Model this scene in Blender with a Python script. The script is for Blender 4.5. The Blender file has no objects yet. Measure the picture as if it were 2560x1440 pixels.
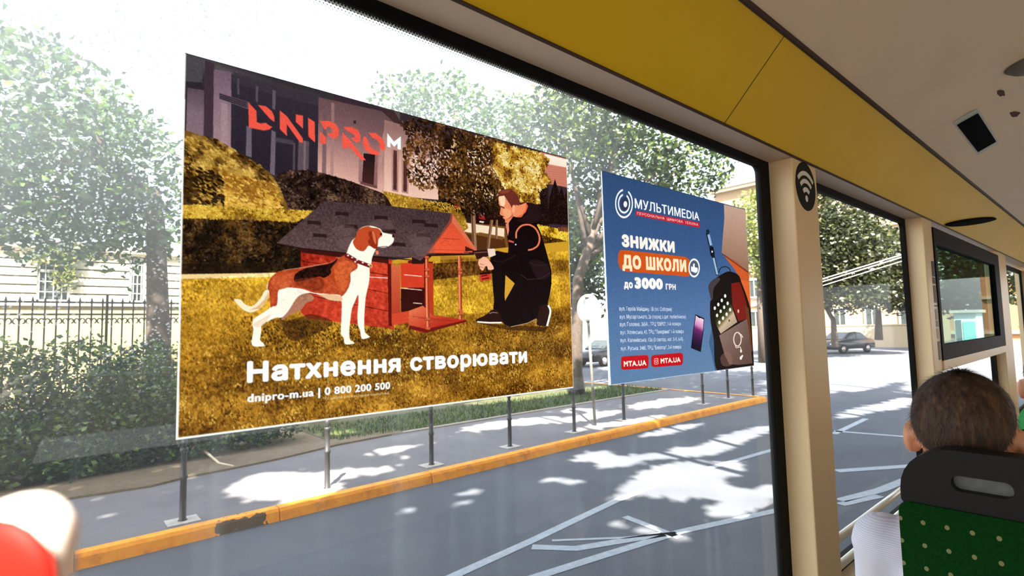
import bpy, bmesh, math, random
import numpy as np
from mathutils import Vector, Matrix
S = bpy.context.scene
COL = S.collection
pi = math.pi

# ------------------------------------------------------------------ camera (solved from the photo, 2560x1440 frame)
FPX = 1349.45
YAW, PITCH, ROLL = math.radians(41.0718), math.radians(4.24928), math.radians(-1.27549)
CAM = np.array([0.0, -0.93, 2.2])
Fv = np.array([math.sin(YAW)*math.cos(PITCH), math.cos(YAW)*math.cos(PITCH), math.sin(PITCH)])
r0 = np.array([math.cos(YAW), -math.sin(YAW), 0.0]); u0 = np.cross(r0, Fv)
Rv = math.cos(ROLL)*r0 + math.sin(ROLL)*u0
Uv = -math.sin(ROLL)*r0 + math.cos(ROLL)*u0
def ray(x, y): return Fv + Rv*(x-1280)/FPX - Uv*(y-720)/FPX
def pZ(x, y, z): d = ray(x, y); return CAM + d*(z-CAM[2])/d[2]      # photo point -> point on a level plane
def pY(x, y, Y): d = ray(x, y); return CAM + d*(Y-CAM[1])/d[1]      # ... on a plane parallel to the window
def pX(x, y, X): d = ray(x, y); return CAM + d*(X-CAM[0])/d[0]      # ... on a plane across the bus
cd = bpy.data.cameras.new('camera'); cam = bpy.data.objects.new('camera', cd); COL.objects.link(cam)
M = Matrix.Identity(4)
for i in range(3):
    M[i][0] = Rv[i]; M[i][1] = Uv[i]; M[i][2] = -Fv[i]; M[i][3] = CAM[i]
cam.matrix_world = M
cd.sensor_width = 36; cd.sensor_fit = 'HORIZONTAL'; cd.lens = FPX/2560*36
cd.clip_start = 0.01; cd.clip_end = 400
cd.dof.use_dof = True; cd.dof.focus_distance = 1.6; cd.dof.aperture_fstop = 6.4
S.camera = cam

# ------------------------------------------------------------------ sky, sun, exposure
SUN = Vector((-0.42, -0.50, 0.757)).normalized()                    # towards the sun
world = bpy.data.worlds.new('sky'); S.world = world; world.use_nodes = True
wn = world.node_tree.nodes; wl = world.node_tree.links
bg = wn['Background']; sky = wn.new('ShaderNodeTexSky'); sky.sky_type = 'NISHITA'; sky.sun_disc = False
sky.sun_elevation = math.asin(SUN.z); sky.sun_rotation = math.atan2(SUN.x, SUN.y)
sky.air_density = 1.0; sky.dust_density = 3.0; sky.ozone_density = 1.0
hz = wn.new('ShaderNodeMix'); hz.data_type = 'RGBA'; hz.inputs[0].default_value = 0.55        # summer haze whitens the sky
wl.new(sky.outputs[0], hz.inputs[6]); hz.inputs[7].default_value = (3.6, 3.7, 3.8, 1)
wl.new(hz.outputs[2], bg.inputs[0]); bg.inputs[1].default_value = 0.54
sd = bpy.data.lights.new('sun', 'SUN'); sun = bpy.data.objects.new('sun', sd); COL.objects.link(sun)
sd.energy = 19.0; sd.angle = math.radians(0.55); sd.color = (1.0, 0.93, 0.82)
sun.rotation_euler = SUN.to_track_quat('Z', 'Y').to_euler()
S.view_settings.view_transform = 'Standard'; S.view_settings.look = 'None'
S.view_settings.gamma = 1.0; S.view_settings.use_curve_mapping = False
S.view_settings.exposure = 1.05
S.cycles.max_bounces = 12; S.cycles.transparent_max_bounces = 24; S.cycles.diffuse_bounces = 5
S.cycles.caustics_reflective = False; S.cycles.caustics_refractive = False

# ------------------------------------------------------------------ helpers
def lin(c):
    c = np.asarray(c, float)/255.0
    return np.where(c <= 0.04045, c/12.92, ((c+0.055)/1.055)**2.4)
def L4(c): return tuple(lin(c)) + (1.0,)
class NT:
    def __init__(s, name):
        s.m = bpy.data.materials.new(name); s.m.use_nodes = True; s.t = s.m.node_tree
        s.t.nodes.clear(); s.out = s.n('OutputMaterial')
    def n(s, typ, **kw):
        nd = s.t.nodes.new('ShaderNode'+typ)
        for k, v in kw.items(): setattr(nd, k, v)
        return nd
    def l(s, a, b): s.t.links.new(a, b)
    def tex(s, scale, detail=4, rough=0.55, vec=None, stretch=None):
        t = s.n('TexNoise'); t.inputs['Scale'].default_value = scale; t.inputs['Detail'].default_value = detail; t.inputs['Roughness'].default_value = rough
        c = s.n('TexCoord'); src = c.outputs['Object']
        if stretch:
            mp = s.n('Mapping'); mp.inputs['Scale'].default_value = stretch; s.l(src, mp.inputs[0]); src = mp.outputs[0]
        s.l(src, t.inputs['Vector']); return t.outputs['Fac']
    def ramp(s, fac, stops):
        r = s.n('ValToRGB'); e = r.color_ramp.elements
        while len(e) < len(stops): e.new(0.5)
        for k, (p, c) in enumerate(stops): e[k].position = p; e[k].color = c if len(c) == 4 else tuple(c)+(1,)
        s.l(fac, r.inputs[0]); return r.outputs[0]
    def math(s, op, a, b=None, clamp=False):
        m = s.n('Math', operation=op, use_clamp=clamp)
        for k, v in enumerate((a, b)):
            if v is None: continue
            if isinstance(v, (int, float)): m.inputs[k].default_value = v
            else: s.l(v, m.inputs[k])
        return m.outputs[0]
MATS = {}
def mat(name, col, rough=0.6, metal=0.0, var=0.12, scale=8.0, bump=0.0, bscale=60.0, spec=0.5, sss=0.0):
    if name in MATS: return MATS[name]
    k = NT(name); b = k.n('BsdfPrincipled'); c = lin(col)
    f = k.tex(scale)
    k.l(k.ramp(f, [(0.3, tuple(c*(1-var))), (0.7, tuple(np.minimum(1, c*(1+var))))]), b.inputs['Base Color'])
    b.inputs['Roughness'].default_value = rough; b.inputs['Metallic'].default_value = metal
    b.inputs['Specular IOR Level'].default_value = spec
    if sss: b.inputs['Subsurface Weight'].default_value = sss; b.inputs['Subsurface Scale'].default_value = 0.01
    if bump:
        bp = k.n('Bump'); bp.inputs['Strength'].default_value = bump; bp.inputs['Distance'].default_value = 0.01
        k.l(k.tex(bscale), bp.inputs['Height']); k.l(bp.outputs[0], b.inputs['Normal'])
    k.l(b.outputs[0], k.out.inputs[0]); MATS[name] = k.m; return k.m
class MB:
    def __init__(s): s.v = []; s.f = []; s.mi = []; s.sm = []
    def add(s, V, F, m=0, smooth=False):
        o = len(s.v); s.v += [tuple(map(float, p)) for p in V]
        for f in F: s.f.append([i+o for i in f]); s.mi.append(m); s.sm.append(smooth)
        return s
    def box(s, a, b, m=0):
        x0, y0, z0 = [min(p, q) for p, q in zip(a, b)]; x1, y1, z1 = [max(p, q) for p, q in zip(a, b)]
        return s.add([(x0,y0,z0),(x1,y0,z0),(x1,y1,z0),(x0,y1,z0),(x0,y0,z1),(x1,y0,z1),(x1,y1,z1),(x0,y1,z1)],
                     [(0,3,2,1),(4,5,6,7),(0,1,5,4),(1,2,6,5),(2,3,7,6),(3,0,4,7)], m)
    def tube(s, path, r, n=10, m=0, cap=True, smooth=True):
        P = [Vector(p) for p in path]; R = r if isinstance(r, (list, tuple)) else [r]*len(P)
        V = []; F = []; ref = None
        for i, p in enumerate(P):
            t = (P[min(i+1, len(P)-1)] - P[max(i-1, 0)]).normalized()
            if ref is None: ref = t.orthogonal().normalized()
            ref = (ref - t*ref.dot(t)).normalized(); q = t.cross(ref)
            for k in range(n):
                a = 2*pi*k/n; V.append(p + (ref*math.cos(a) + q*math.sin(a))*R[i])
        for i in range(len(P)-1):
            for k in range(n): F.append((i*n+k, i*n+(k+1) % n, (i+1)*n+(k+1) % n, (i+1)*n+k))
        if cap: F.append(tuple(range(n-1, -1, -1))); F.append(tuple(range((len(P)-1)*n, len(P)*n)))
        return s.add(V, F, m, smooth)
    def lathe(s, prof, c=(0,0,0), n=20, m=0, smooth=True):
        V = []; F = []
        for (r, z) in prof:
            for k in range(n): a = 2*pi*k/n; V.append((c[0]+r*math.cos(a), c[1]+r*math.sin(a), c[2]+z))
        for i in range(len(prof)-1):
            for k in range(n): F.append((i*n+k, i*n+(k+1) % n, (i+1)*n+(k+1) % n, (i+1)*n+k))
        F.append(tuple(range(n-1, -1, -1))); F.append(tuple(range((len(prof)-1)*n, len(prof)*n)))
        return s.add(V, F, m, smooth)
    def ball(s, c, r, n=16, m=0, rot=None):
        r = (r, r, r) if isinstance(r, (int, float)) else r; V = []; F = []; h = n//2
        for i in range(1, h):
            t = pi*i/h
            for k in range(n):
                p = 2*pi*k/n; w = Vector((r[0]*math.sin(t)*math.cos(p), r[1]*math.sin(t)*math.sin(p), r[2]*math.cos(t)))
                if rot: w = rot @ w
                V.append(Vector(c)+w)
        for i in range(h-2):
            for k in range(n): F.append((i*n+k, (i+1)*n+k, (i+1)*n+(k+1) % n, i*n+(k+1) % n))
        for sgn, row in ((1, 0), (-1, h-2)):
            w = Vector((0, 0, r[2]*sgn)); w = rot @ w if rot else w
            V.append(Vector(c)+w); idx = len(V)-1
            for k in range(n):
                f = (idx, row*n+k, row*n+(k+1) % n); F.append(f if sgn > 0 else f[::-1])
        return s.add(V, F, m, True)
    def prism(s, poly, d, m=0):                                     # poly: 3D points, d: extrusion vector
        n = len(poly); d = Vector(d); V = [Vector(p) for p in poly] + [Vector(p)+d for p in poly]
        F = [tuple(range(n-1, -1, -1)), tuple(range(n, 2*n))] + [(i, (i+1) % n, (i+1) % n+n, i+n) for i in range(n)]
        return s.add(V, F, m)
    def strip(s, A, B, m=0, smooth=False):                          # ribbon between two polylines
        n = len(A); return s.add(list(A)+list(B), [(i, i+1, n+i+1, n+i) for i in range(n-1)], m, smooth)
    def build(s, name, mats, parent=None, bevel=0.0, loc=None):
        me = bpy.data.meshes.new(name); V = s.v
        if loc is not None: V = [(p[0]-loc[0], p[1]-loc[1], p[2]-loc[2]) for p in V]
        me.from_pydata(V, [], s.f); mats = mats if isinstance(mats, (list, tuple)) else [mats]
        for mm in mats: me.materials.append(mm)
        me.polygons.foreach_set('material_index', s.mi); me.polygons.foreach_set('use_smooth', s.sm)
        bm = bmesh.new(); bm.from_mesh(me); bmesh.ops.recalc_face_normals(bm, faces=bm.faces); bm.to_mesh(me); bm.free()
        o = bpy.data.objects.new(name, me); COL.objects.link(o)
        if loc is not None: o.location = loc
        if parent: o.parent = parent
        if bevel:
            b = o.modifiers.new('bevel', 'BEVEL'); b.width = bevel; b.segments = 2; b.limit_method = 'ANGLE'; b.angle_limit = 0.6
        return o
def tag(o, label=None, cat=None, group=None, kind=None):
    if label: o['label'] = label
    if cat: o['category'] = cat
    if group: o['group'] = group
    if kind: o['kind'] = kind
    return o
def thing(name, label, cat, loc=(0,0,0), group=None, rz=0.0):
    o = bpy.data.objects.new(name, None); COL.objects.link(o); o.location = loc; o.rotation_euler.z = rz
    o.empty_display_size = 0.1
    return tag(o, label, cat, group)
def dup(root, loc, rz=0.0, label=None):
    r = root.copy(); COL.objects.link(r); r.location = loc; r.rotation_euler.z = rz
    if label: r['label'] = label
    for ch in root.children:
        c = ch.copy(); COL.objects.link(c); c.parent = r
        for g in ch.children:
            d = g.copy(); COL.objects.link(d); d.parent = c
    return r
def struct(o, label=None): return tag(o, label, kind='structure')
def remesh(mb, name, voxel, mats, parent=None, smooth_it=4):
    o = mb.build('tmp', mats)
    md = o.modifiers.new('r', 'REMESH'); md.mode = 'VOXEL'; md.voxel_size = voxel; md.use_smooth_shade = True
    sm = o.modifiers.new('s', 'SMOOTH'); sm.iterations = smooth_it; sm.factor = 0.5
    bpy.context.view_layer.update()
    me = bpy.data.meshes.new_from_object(o.evaluated_get(bpy.context.evaluated_depsgraph_get())); me.name = name
    bpy.data.objects.remove(o); me.materials.clear()
    for m in (mats if isinstance(mats, (list, tuple)) else [mats]): me.materials.append(m)
    o = bpy.data.objects.new(name, me); COL.objects.link(o)
    if parent: o.parent = parent
    return o

# ------------------------------------------------------------------ materials of the bus
cream = mat('cream_panel', (234, 206, 158), 0.45, var=0.03, scale=3)
creamc = mat('ceiling_laminate', (232, 210, 176), 0.5, var=0.04, scale=2)
greyw = mat('soffit_grey', (208, 186, 162), 0.5, var=0.03, scale=3)
yellow = mat('yellow_laminate', (226, 186, 34), 0.5, var=0.05, scale=1.2, spec=0.12)
black = mat('black_rubber', (9, 8, 10), 0.7, var=0.2, scale=20, spec=0.15)
blackp = mat('black_plastic', (9, 9, 10), 0.5, var=0.15, scale=20, spec=0.22)
matte = mat('matte_black', (5, 6, 8), 0.9, var=0.2, spec=0.05)
brownl = mat('brown_gap', (58, 38, 26), 0.7)
floorm = mat('bus_floor', (120, 116, 112), 0.6, var=0.15, scale=40)
chrome = mat('white_tube', (236, 230, 216), 0.25, var=0.02)
def glass_mat(name, dust, tint=(0.97, 0.985, 0.98), refl=1.0):
    k = NT(name); tr = k.n('BsdfTransparent'); tr.inputs[0].default_value = tuple(tint)+(1,)
    gl = k.n('BsdfGlossy'); gl.inputs['Roughness'].default_value = 0.0
    ge = k.n('NewGeometry'); dt = k.n('VectorMath', operation='DOT_PRODUCT'); k.l(ge.outputs['Incoming'], dt.inputs[0]); k.l(ge.outputs['Normal'], dt.inputs[1])
    sch = k.math('POWER', k.math('SUBTRACT', 1.0, k.math('ABSOLUTE', dt.outputs['Value'])), 5.0)
    fr = k.math('ADD', k.math('MULTIPLY', sch, 0.96), 0.04)
    mx = k.n('MixShader'); k.l(k.math('MULTIPLY', fr, refl*0.5, True), mx.inputs[0]); k.l(tr.outputs[0], mx.inputs[1]); k.l(gl.outputs[0], mx.inputs[2])
    res = mx.outputs[0]
    if dust:
        co = k.n('TexCoord'); sp = k.n('SeparateXYZ'); k.l(co.outputs['Object'], sp.inputs[0])
        def smooth(v, a, b):
            m = k.n('MapRange', interpolation_type='SMOOTHSTEP'); k.l(v, m.inputs['Value'])
            m.inputs['From Min'].default_value = a; m.inputs['From Max'].default_value = b; return m.outputs[0]
        X, Z = sp.outputs['X'], sp.outputs['Z']
        streak = k.tex(1.0, 5, 0.6, stretch=(16, 1, 0.9)); cloud = k.tex(3.2, 3, 0.5)
        spk = k.n('TexVoronoi'); spk.inputs['Scale'].default_value = 1.0; spk.inputs['Randomness'].default_value = 1.0
        wv = k.n('TexNoise'); wv.inputs['Scale'].default_value = 300; k.l(co.outputs['Object'], wv.inputs['Vector'])
        wm = k.n('VectorMath', operation='SCALE'); wm.inputs['Scale'].default_value = 0.0035; k.l(wv.outputs['Color'], wm.inputs[0])
        wa = k.n('VectorMath', operation='ADD'); k.l(co.outputs['Object'], wa.inputs[0]); k.l(wm.outputs[0], wa.inputs[1])
        ws = k.n('VectorMath', operation='MULTIPLY'); ws.inputs[1].default_value = (190, 1, 260); k.l(wa.outputs[0], ws.inputs[0]); k.l(ws.outputs[0], spk.inputs['Vector'])
        size = k.tex(150, 1, 0.5); clus = k.tex(7.0, 3, 0.6)
        thr = k.math('ADD', k.math('MULTIPLY', size, 0.55), -0.06)
        dots = k.math('LESS_THAN', spk.outputs['Distance'], thr)
        near = smooth(X, 0.75, -0.05)                                # dirtier towards the rear of the pane
        low = smooth(Z, 2.2, 2.85)
        a = k.math('MULTIPLY', k.math('MULTIPLY', near, 0.12), k.math('ADD', k.math('MULTIPLY', smooth(Z, 2.0, 2.5), 0.9), 0.1))
        a = k.math('ADD', a, k.math('MULTIPLY', k.math('MULTIPLY', low, smooth(X, 1.6, 0.4)), 0.30))
        a = k.math('ADD', a, k.math('MULTIPLY', smooth(streak, 0.48, 0.8), 0.05))
        a = k.math('MULTIPLY', a, k.math('ADD', k.math('MULTIPLY', cloud, 1.1), 0.4))
        a = k.math('ADD', a, 0.012)
        d = k.math('MULTIPLY', dots, k.math('MULTIPLY', smooth(clus, 0.34, 0.56), k.math('MULTIPLY', k.math('ADD', k.math('MULTIPLY', smooth(X, 1.2, 0.1), 0.75), 0.08), k.math('ADD', k.math('MULTIPLY', smooth(Z, 2.0, 2.4), 0.94), 0.06))))
        a = k.math('MULTIPLY', k.math('ADD', a, d), dust, True)
        df = k.n('BsdfDiffuse'); df.inputs[0].default_value = (0.5, 0.52, 0.5, 1)
        tl = k.n('BsdfTranslucent'); tl.inputs[0].default_value = (0.84, 0.88, 0.85, 1)
        m2 = k.n('MixShader'); m2.inputs[0].default_value = 0.8; k.l(df.outputs[0], m2.inputs[1]); k.l(tl.outputs[0], m2.inputs[2])
        m3 = k.n('MixShader'); k.l(a, m3.inputs[0]); k.l(res, m3.inputs[1]); k.l(m2.outputs[0], m3.inputs[2]); res = m3.outputs[0]
    k.l(res, k.out.inputs[0]); return k.m
gl_dusty = glass_mat('dusty_glass', 1.0); gl_clean = glass_mat('clear_glass', 0.0, refl=0.2); gl_teal = glass_mat('teal_glass', 0.0, (0.40, 0.52, 0.50), 0.4)

# ------------------------------------------------------------------ the bus
X0, X1 = -3.2, 9.6
FZ = 0.85
def ring(mb, x0, x1, z0, z1, t, y0, y1, rad=0.03, n=6, m=0):        # a frame with rounded inner corners
    tl, tr, tb, tt = t if isinstance(t, (tuple, list)) else (t,)*4
    inn = []; out = []
    cs = [(x1-tr-rad, z1-tt-rad, 0, x1, z1), (x0+tl+rad, z1-tt-rad, 1, x0, z1), (x0+tl+rad, z0+tb+rad, 2, x0, z0), (x1-tr-rad, z0+tb+rad, 3, x1, z0)]
    for cx, cz, q, ox, oz in cs:
        for i in range(n+1):
            a = q*pi/2 + i/n*pi/2; inn.append((cx+rad*math.cos(a), cz+rad*math.sin(a))); out.append((ox, oz))
    N = len(inn); V = []
    for y in (y0, y1):
        V += [(p[0], y, p[1]) for p in inn] + [(p[0], y, p[1]) for p in out]
    F = []
    for i in range(N):
        j = (i+1) % N
        F += [(i, j, N+j, N+i), (2*N+i, 2*N+j, 3*N+j, 3*N+i), (i, j, 2*N+j, 2*N+i), (N+i, N+j, 3*N+j, 3*N+i)]
    mb.add(V, F, m)
b = MB(); b.box((X0, -2.56, FZ-0.12), (X1, 0.06, FZ)); struct(b.build('floor', floorm))
b = MB(); b.box((X0, -0.06, FZ), (X1, 0.055, 1.10)); struct(b.build('wall_left', cream, bevel=0.006))
b = MB()
b.box((X0, -0.1, 2.842), (X1, 0.055, 2.90)); struct(b.build('trim_1', greyw))      # soffit over the windows
# yellow coving
A = Vector((0, -0.1, 2.845)); B = Vector((0, -0.302, 3.055)); nrm = Vector((0, -(B-A).z, (B-A).y)).normalized()
b = MB(); b.prism([(X0, A.y, A.z), (X0, B.y, B.z), (X0, B.y+0.05, B.z+0.06), (X0, 0.05, 2.96), (X0, 0.05, 2.9), (X0, -0.098, 2.9)], (X1-X0, 0, 0))
struct(b.build('trim_2', yellow))
b = MB(); b.tube([(X0, A.y-0.002, A.z-0.001), (X1, A.y-0.002, A.z-0.001)], 0.0045, 8); struct(b.build('trim_3', brownl))
b = MB(); b.tube([(X0, B.y-0.006, B.z+0.004), (X1, B.y-0.006, B.z+0.004)], 0.009, 8); struct(b.build('trim_4', brownl))
def pcov(x, y, off=0.0):                                            # photo point on the coving face
    d = Vector(ray(x, y)); n = Vector((0, -1, -(B-A).y/(B-A).z*-1)); n = (B-A).cross(Vector((1, 0, 0))).normalized()
    P = Vector(CAM); t = (A-P).dot(n)/d.dot(n); q = P+d*t
    return q - n*off*(1 if n.dot(P-A) < 0 else -1)
s0, s1 = pcov(1958, 92), pcov(1742, 192); xs = s0.x
b = MB(); q = 0.0012
e = (B-A).normalized(); nn = (Vector((0, -1, -1))-e*Vector((0, -1, -1)).dot(e)).normalized()
b.prism([Vector((xs, 0, 0))+A+nn*0.0006, Vector((xs, 0, 0))+B+nn*0.0006, Vector((xs+0.004, 0, 0))+B+nn*0.0006, Vector((xs+0.004, 0, 0))+A+nn*0.0006], nn*-0.003)
struct(b.build('trim_5', mat('seam', (92, 70, 20), 0.7)))
# ceiling shell with a roof opening added behind the camera to sunlight the finger
prof = [(-0.302, 3.055), (-0.5, 3.15), (-0.8, 3.20), (-1.28, 3.22), (-1.76, 3.20), (-2.06, 3.15), (-2.26, 3.055), (-2.56, 2.75)]
b = MB()
HX0, HX1, HY0, HY1 = -0.75, -0.25, -1.75, -1.29
def ceil_seg(xa, xb, pr):
    lo = [(xa, y, z) for y, z in pr]; hi = [(xb, y, z) for y, z in pr]; b.strip(lo, hi, smooth=True)
    b.strip([(xa, y, z+0.06) for y, z in pr], [(xb, y, z+0.06) for y, z in pr])
ceil_seg(X0, HX0, prof); ceil_seg(HX1, X1, prof); ceil_seg(HX0, HX1, prof[:4]+[(-1.29, 3.22)]); ceil_seg(HX0, HX1, [(-1.75, 3.2)]+prof[4:])
struct(b.build('ceiling', creamc))
b = MB(); b.box((X0, 0.055, 2.84), (X1, 0.0, 3.02)); b.box((X0, -0.30, 3.10), (X1, 0.05, 3.14)); struct(b.build('trim_6', cream))   # outer skin over the coving
# the far side of the bus: low wall, posts and header, window openings between
b = MB(); b.box((X0, -2.56, FZ), (X1, -2.5, 1.5)); b.box((X0, -2.56, 2.48), (X1, -2.5, 2.78))
for x in (-3.2, -1.7, -0.2, 1.3, 2.8, 4.3, 5.8, 7.3, 9.4): b.box((x, -2.56, 1.35), (x+0.16, -2.48, 2.7))
struct(b.build('wall_right', cream))
b = MB(); b.box((X0-0.06, -2.56, FZ), (X0, 0.06, 1.4)); b.box((X0-0.06, -2.56, 2.75), (X0, 0.06, 3.2)); struct(b.build('wall_back', cream))
b = MB(); b.box((X1, -2.56, FZ), (X1+0.06, 0.06, 1.5)); b.box((X1, -2.56, 2.75), (X1+0.06, 0.06, 3.2)); b.box((X1, -0.2, 1.5), (X1+0.06, 0.06, 2.75)); struct(b.build('wall_front', cream))
# window pillars: cream boxes between the panes
def pillar(n, xa, xb, ya=-0.1, m=cream):
    b = MB(); b.box((xa, ya, 1.06), (xb, 0.003, 2.843)); struct(b.build('trim_%d' % n, m, bevel=0.006)); 
pillar(7, -0.85, -0.6); pillar(8, 2.188, 2.425); pillar(9, 4.165, 4.385); pillar(10, 6.98, 7.5)
def window(n, xa, xb, za, zb, frame, glass, y=0.0, fy=(-0.008, 0.012), rad=0.03):
    w = bpy.data.objects.new('window_%d' % n, None); COL.objects.link(w); struct(w)
    b = MB(); ring(b, xa, xb, za, zb, frame, y+fy[0], y+fy[1], rad); b.build('gasket', black, w)
    f = frame if isinstance(frame, (tuple, list)) else (frame,)*4
    b = MB(); b.box((xa+f[0]*0.5, y, za+f[2]*0.5), (xb-f[1]*0.5, y+0.004, zb-f[3]*0.5)); b.build('glass_pane', glass, w)
    return w
w1 = window(1, -0.6, 2.188, 1.10, 2.842, (0.09, 0.082, 0.06, 0.030), gl_dusty)
b = MB()                                                            # printed dots along the upper edge of the pane
for row in range(4):
    z = 2.8095-0.0052*row; r = 0.0021-0.0004*row; k = 0; x = -0.45+(row % 2)*0.0035
    while x < 2.09:
        V = [(x+r*math.cos(a*pi/4), -0.0008, z+r*math.sin(a*pi/4)) for a in range(8)]; b.add(V, [tuple(range(8))]); x += 0.007
b.build('printed_dots', black, w1)
window(2, 2.425, 4.165, 1.10, 2.842, (0.05, 0.06, 0.06, 0.035), gl_clean)
# third window: a framed tinted sash above a cream rail and a lower pane
w3 = window(3, 4.385, 6.98, 1.93, 2.80, (0.06, 0.26, 0.10, 0.11), gl_teal, y=-0.085, fy=(-0.022, 0.02), rad=0.02)
b = MB(); b.box((4.385, -0.108, 1.865), (6.98, -0.03, 1.93)); b.build('rail', cream, w3, bevel=0.006)
b = MB(); ring(b, 4.385, 6.98, 1.10, 1.865, (0.02, 0.12, 0.04, 0.01), -0.03, 0.0, 0.01); b.build('gasket', black, w3)
b = MB(); b.box((4.4, -0.016, 1.12), (6.95, -0.012, 1.86)); b.build('glass_pane', gl_clean, w3)
window(4, 7.5, 9.6, 1.10, 2.80, (0.06, 0.06, 0.06, 0.05), gl_clean)

# wifi sticker on the first pillar
def disc(mb, c, ax, ay, r, n=32, m=0, sx=1.0): 
    mb.add([Vector(c)+Vector(ax)*r*sx*math.cos(2*pi*k/n)+Vector(ay)*r*math.sin(2*pi*k/n) for k in range(n)], [tuple(range(n))], m)
def arc_band(mb, c, ax, ay, ra, rb, a0, a1, m=0, n=16):
    P = [Vector(c)+Vector(ax)*ra*math.cos(a0+(a1-a0)*k/n)+Vector(ay)*ra*math.sin(a0+(a1-a0)*k/n) for k in range(n+1)]
    Q = [Vector(c)+Vector(ax)*rb*math.cos(a0+(a1-a0)*k/n)+Vector(ay)*rb*math.sin(a0+(a1-a0)*k/n) for k in range(n+1)]
    mb.strip(P, Q, m)
wc = Vector(pY(2014, 467, -0.1)); rt, bt = pY(2014, 408, -0.1)[2], pY(2014, 526, -0.1)[2]; wr = (rt-bt)/2
wc.z = (rt+bt)/2
stk = thing('wifi_sticker', 'round black wireless sticker with white waves on cream window pillar', 'sticker', wc)
stickm = mat('sticker_black', (6, 6, 7), 0.6, spec=0.15); white = mat('white_print', (232, 228, 220), 0.5)
b = MB(); b.prism([(wr*math.cos(2*pi*k/40), 0, wr*math.sin(2*pi*k/40)) for k in range(40)], (0, -0.0012, 0)); b.build('disc', stickm, stk)
b = MB(); o = (0, -0.0016, -0.55*wr)
disc(b, (0, -0.0016, -0.50*wr), (1,0,0), (0,0,1), 0.135*wr)
for ra, rb in ((0.33, 0.52), (0.68, 0.86), (1.0, 1.18)): arc_band(b, o, (1,0,0), (0,0,1), ra*wr, rb*wr, math.radians(46), math.radians(134))
b.build('wave_symbol', white, stk)
# small labels down the side of the second pillar
cols = [(52, 44, 40), (70, 52, 44), (96, 74, 60), (44, 40, 40), (180, 172, 160), (150, 160, 158), (206, 196, 178), (120, 108, 96)]
labs = ['dark square label at the top of the second pillar', 'small dark label below the top label on the second pillar', 'tall brown notice strip on the second pillar',
        'thin black label under the brown strip on the second pillar', 'pale printed card on the second pillar', 'blue grey card on the second pillar',
        'white slip under the grey card on the second pillar', 'long strip of small print low on the second pillar']
for k, (ya, yb) in enumerate(((652, 690), (692, 708), (712, 756), (762, 766), (772, 800), (802, 818), (822, 850), (856, 905))):
    P = pY(2326, ya, -0.1); Q = pY(2326, yb, -0.1)
    b = MB(); b.box((4.30, -0.1025, P[2]), (4.37, -0.0995, Q[2]))
    tag(b.build('sticker', mat('label_%d' % k, cols[k], 0.6, var=0.3, scale=90), loc=(4.335, -0.1, (P[2]+Q[2])/2)), labs[k], 'sticker', 'labels on the second pillar')
# black oval speaker on the coving and the dark grille on the ceiling
ca = (pcov(2362, 562)+pcov(2488, 545))/2
ex = Vector((1, 0, 0)); 
b = MB(); V = []
L = (pcov(2488, 547)-pcov(2362, 562)).length/2
b.prism([ex*L*math.cos(2*pi*k/36)+e*0.030*math.sin(2*pi*k/36) for k in range(36)], nn*0.012)
b.prism([ex*L*0.9*math.cos(2*pi*k/36)+e*0.024*math.sin(2*pi*k/36)+nn*0.012 for k in range(36)], nn*0.004)
ax = (pcov(2488, 547)-pcov(2362, 562)).normalized()
spk_ = tag(b.build('speaker_cover', matte), 'long black oval cover on the yellow panel above the third window', 'speaker'); spk_.location = ca
spk_.rotation_euler = ex.rotation_difference(ax).to_euler()
def pceil(x, y):                                                    # photo point on the ceiling underside
    d = ray(x, y); best = None
    for (ya, za), (yb, zb) in zip(prof[:-1], prof[1:]):
        n2 = (zb-za, -(yb-ya)); den = d[1]*n2[0]+d[2]*n2[1]
        t = ((ya-CAM[1])*n2[0]+(za-CAM[2])*n2[1])/den; p = CAM+d*t
        if t > 0 and min(ya, yb)-1e-6 <= p[1] <= max(ya, yb)+1e-6: return Vector(p)
    return Vector(CAM+d)
c4 = [pceil(2393, 311), pceil(2445, 282), pceil(2490, 352), pceil(2445, 378)]
cc = sum(c4, Vector())/4
g = thing('ceiling_grille', 'square black grille set in the cream ceiling', 'grille', cc)
b = MB(); b.prism([p-cc for p in c4], (0, 0, -0.006)); b.build('mesh_panel', matte, g)
b = MB(); q4 = [cc+(p-cc)*1.22+Vector((0, 0, 0)) for p in c4]; b.prism([p-cc+Vector((0,0,0.012)) for p in q4], (0, 0, -0.014)); b.build('rim', mat('grille_rim', (170, 176, 160), 0.4), g)
lp = pceil(2572, 158)
b = MB(); b.lathe([(0.001, -0.03), (0.05, -0.03), (0.072, -0.015), (0.075, 0.02)], n=24)
o = tag(b.build('ceiling_lamp', mat('lamp_grey', (104, 100, 90), 0.5)), 'round grey lamp housing on the ceiling by the right edge', 'lamp'); o.location = lp
for (x, y, sx, sy, lb) in ((2502, 232, 0.012, 0.05, 'brown scuffed mark on the ceiling between grille and grey lamp'), (2535, 285, 0.02, 0.045, 'second brown smudge on the ceiling beside the grille')):
    b = MB(); rnd = random.Random(x); b.prism([(sy*math.cos(a*pi/8)*(0.7+0.5*rnd.random()), sx*math.sin(a*pi/8)*(0.7+0.5*rnd.random()), 0) for a in range(16)], (0, 0, -0.002))
    o = tag(b.build('stain', mat('stain_brown', (96, 66, 46), 0.8)), lb, 'stain'); o.location = pceil(x, y)+Vector((0,0,0.0))

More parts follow.
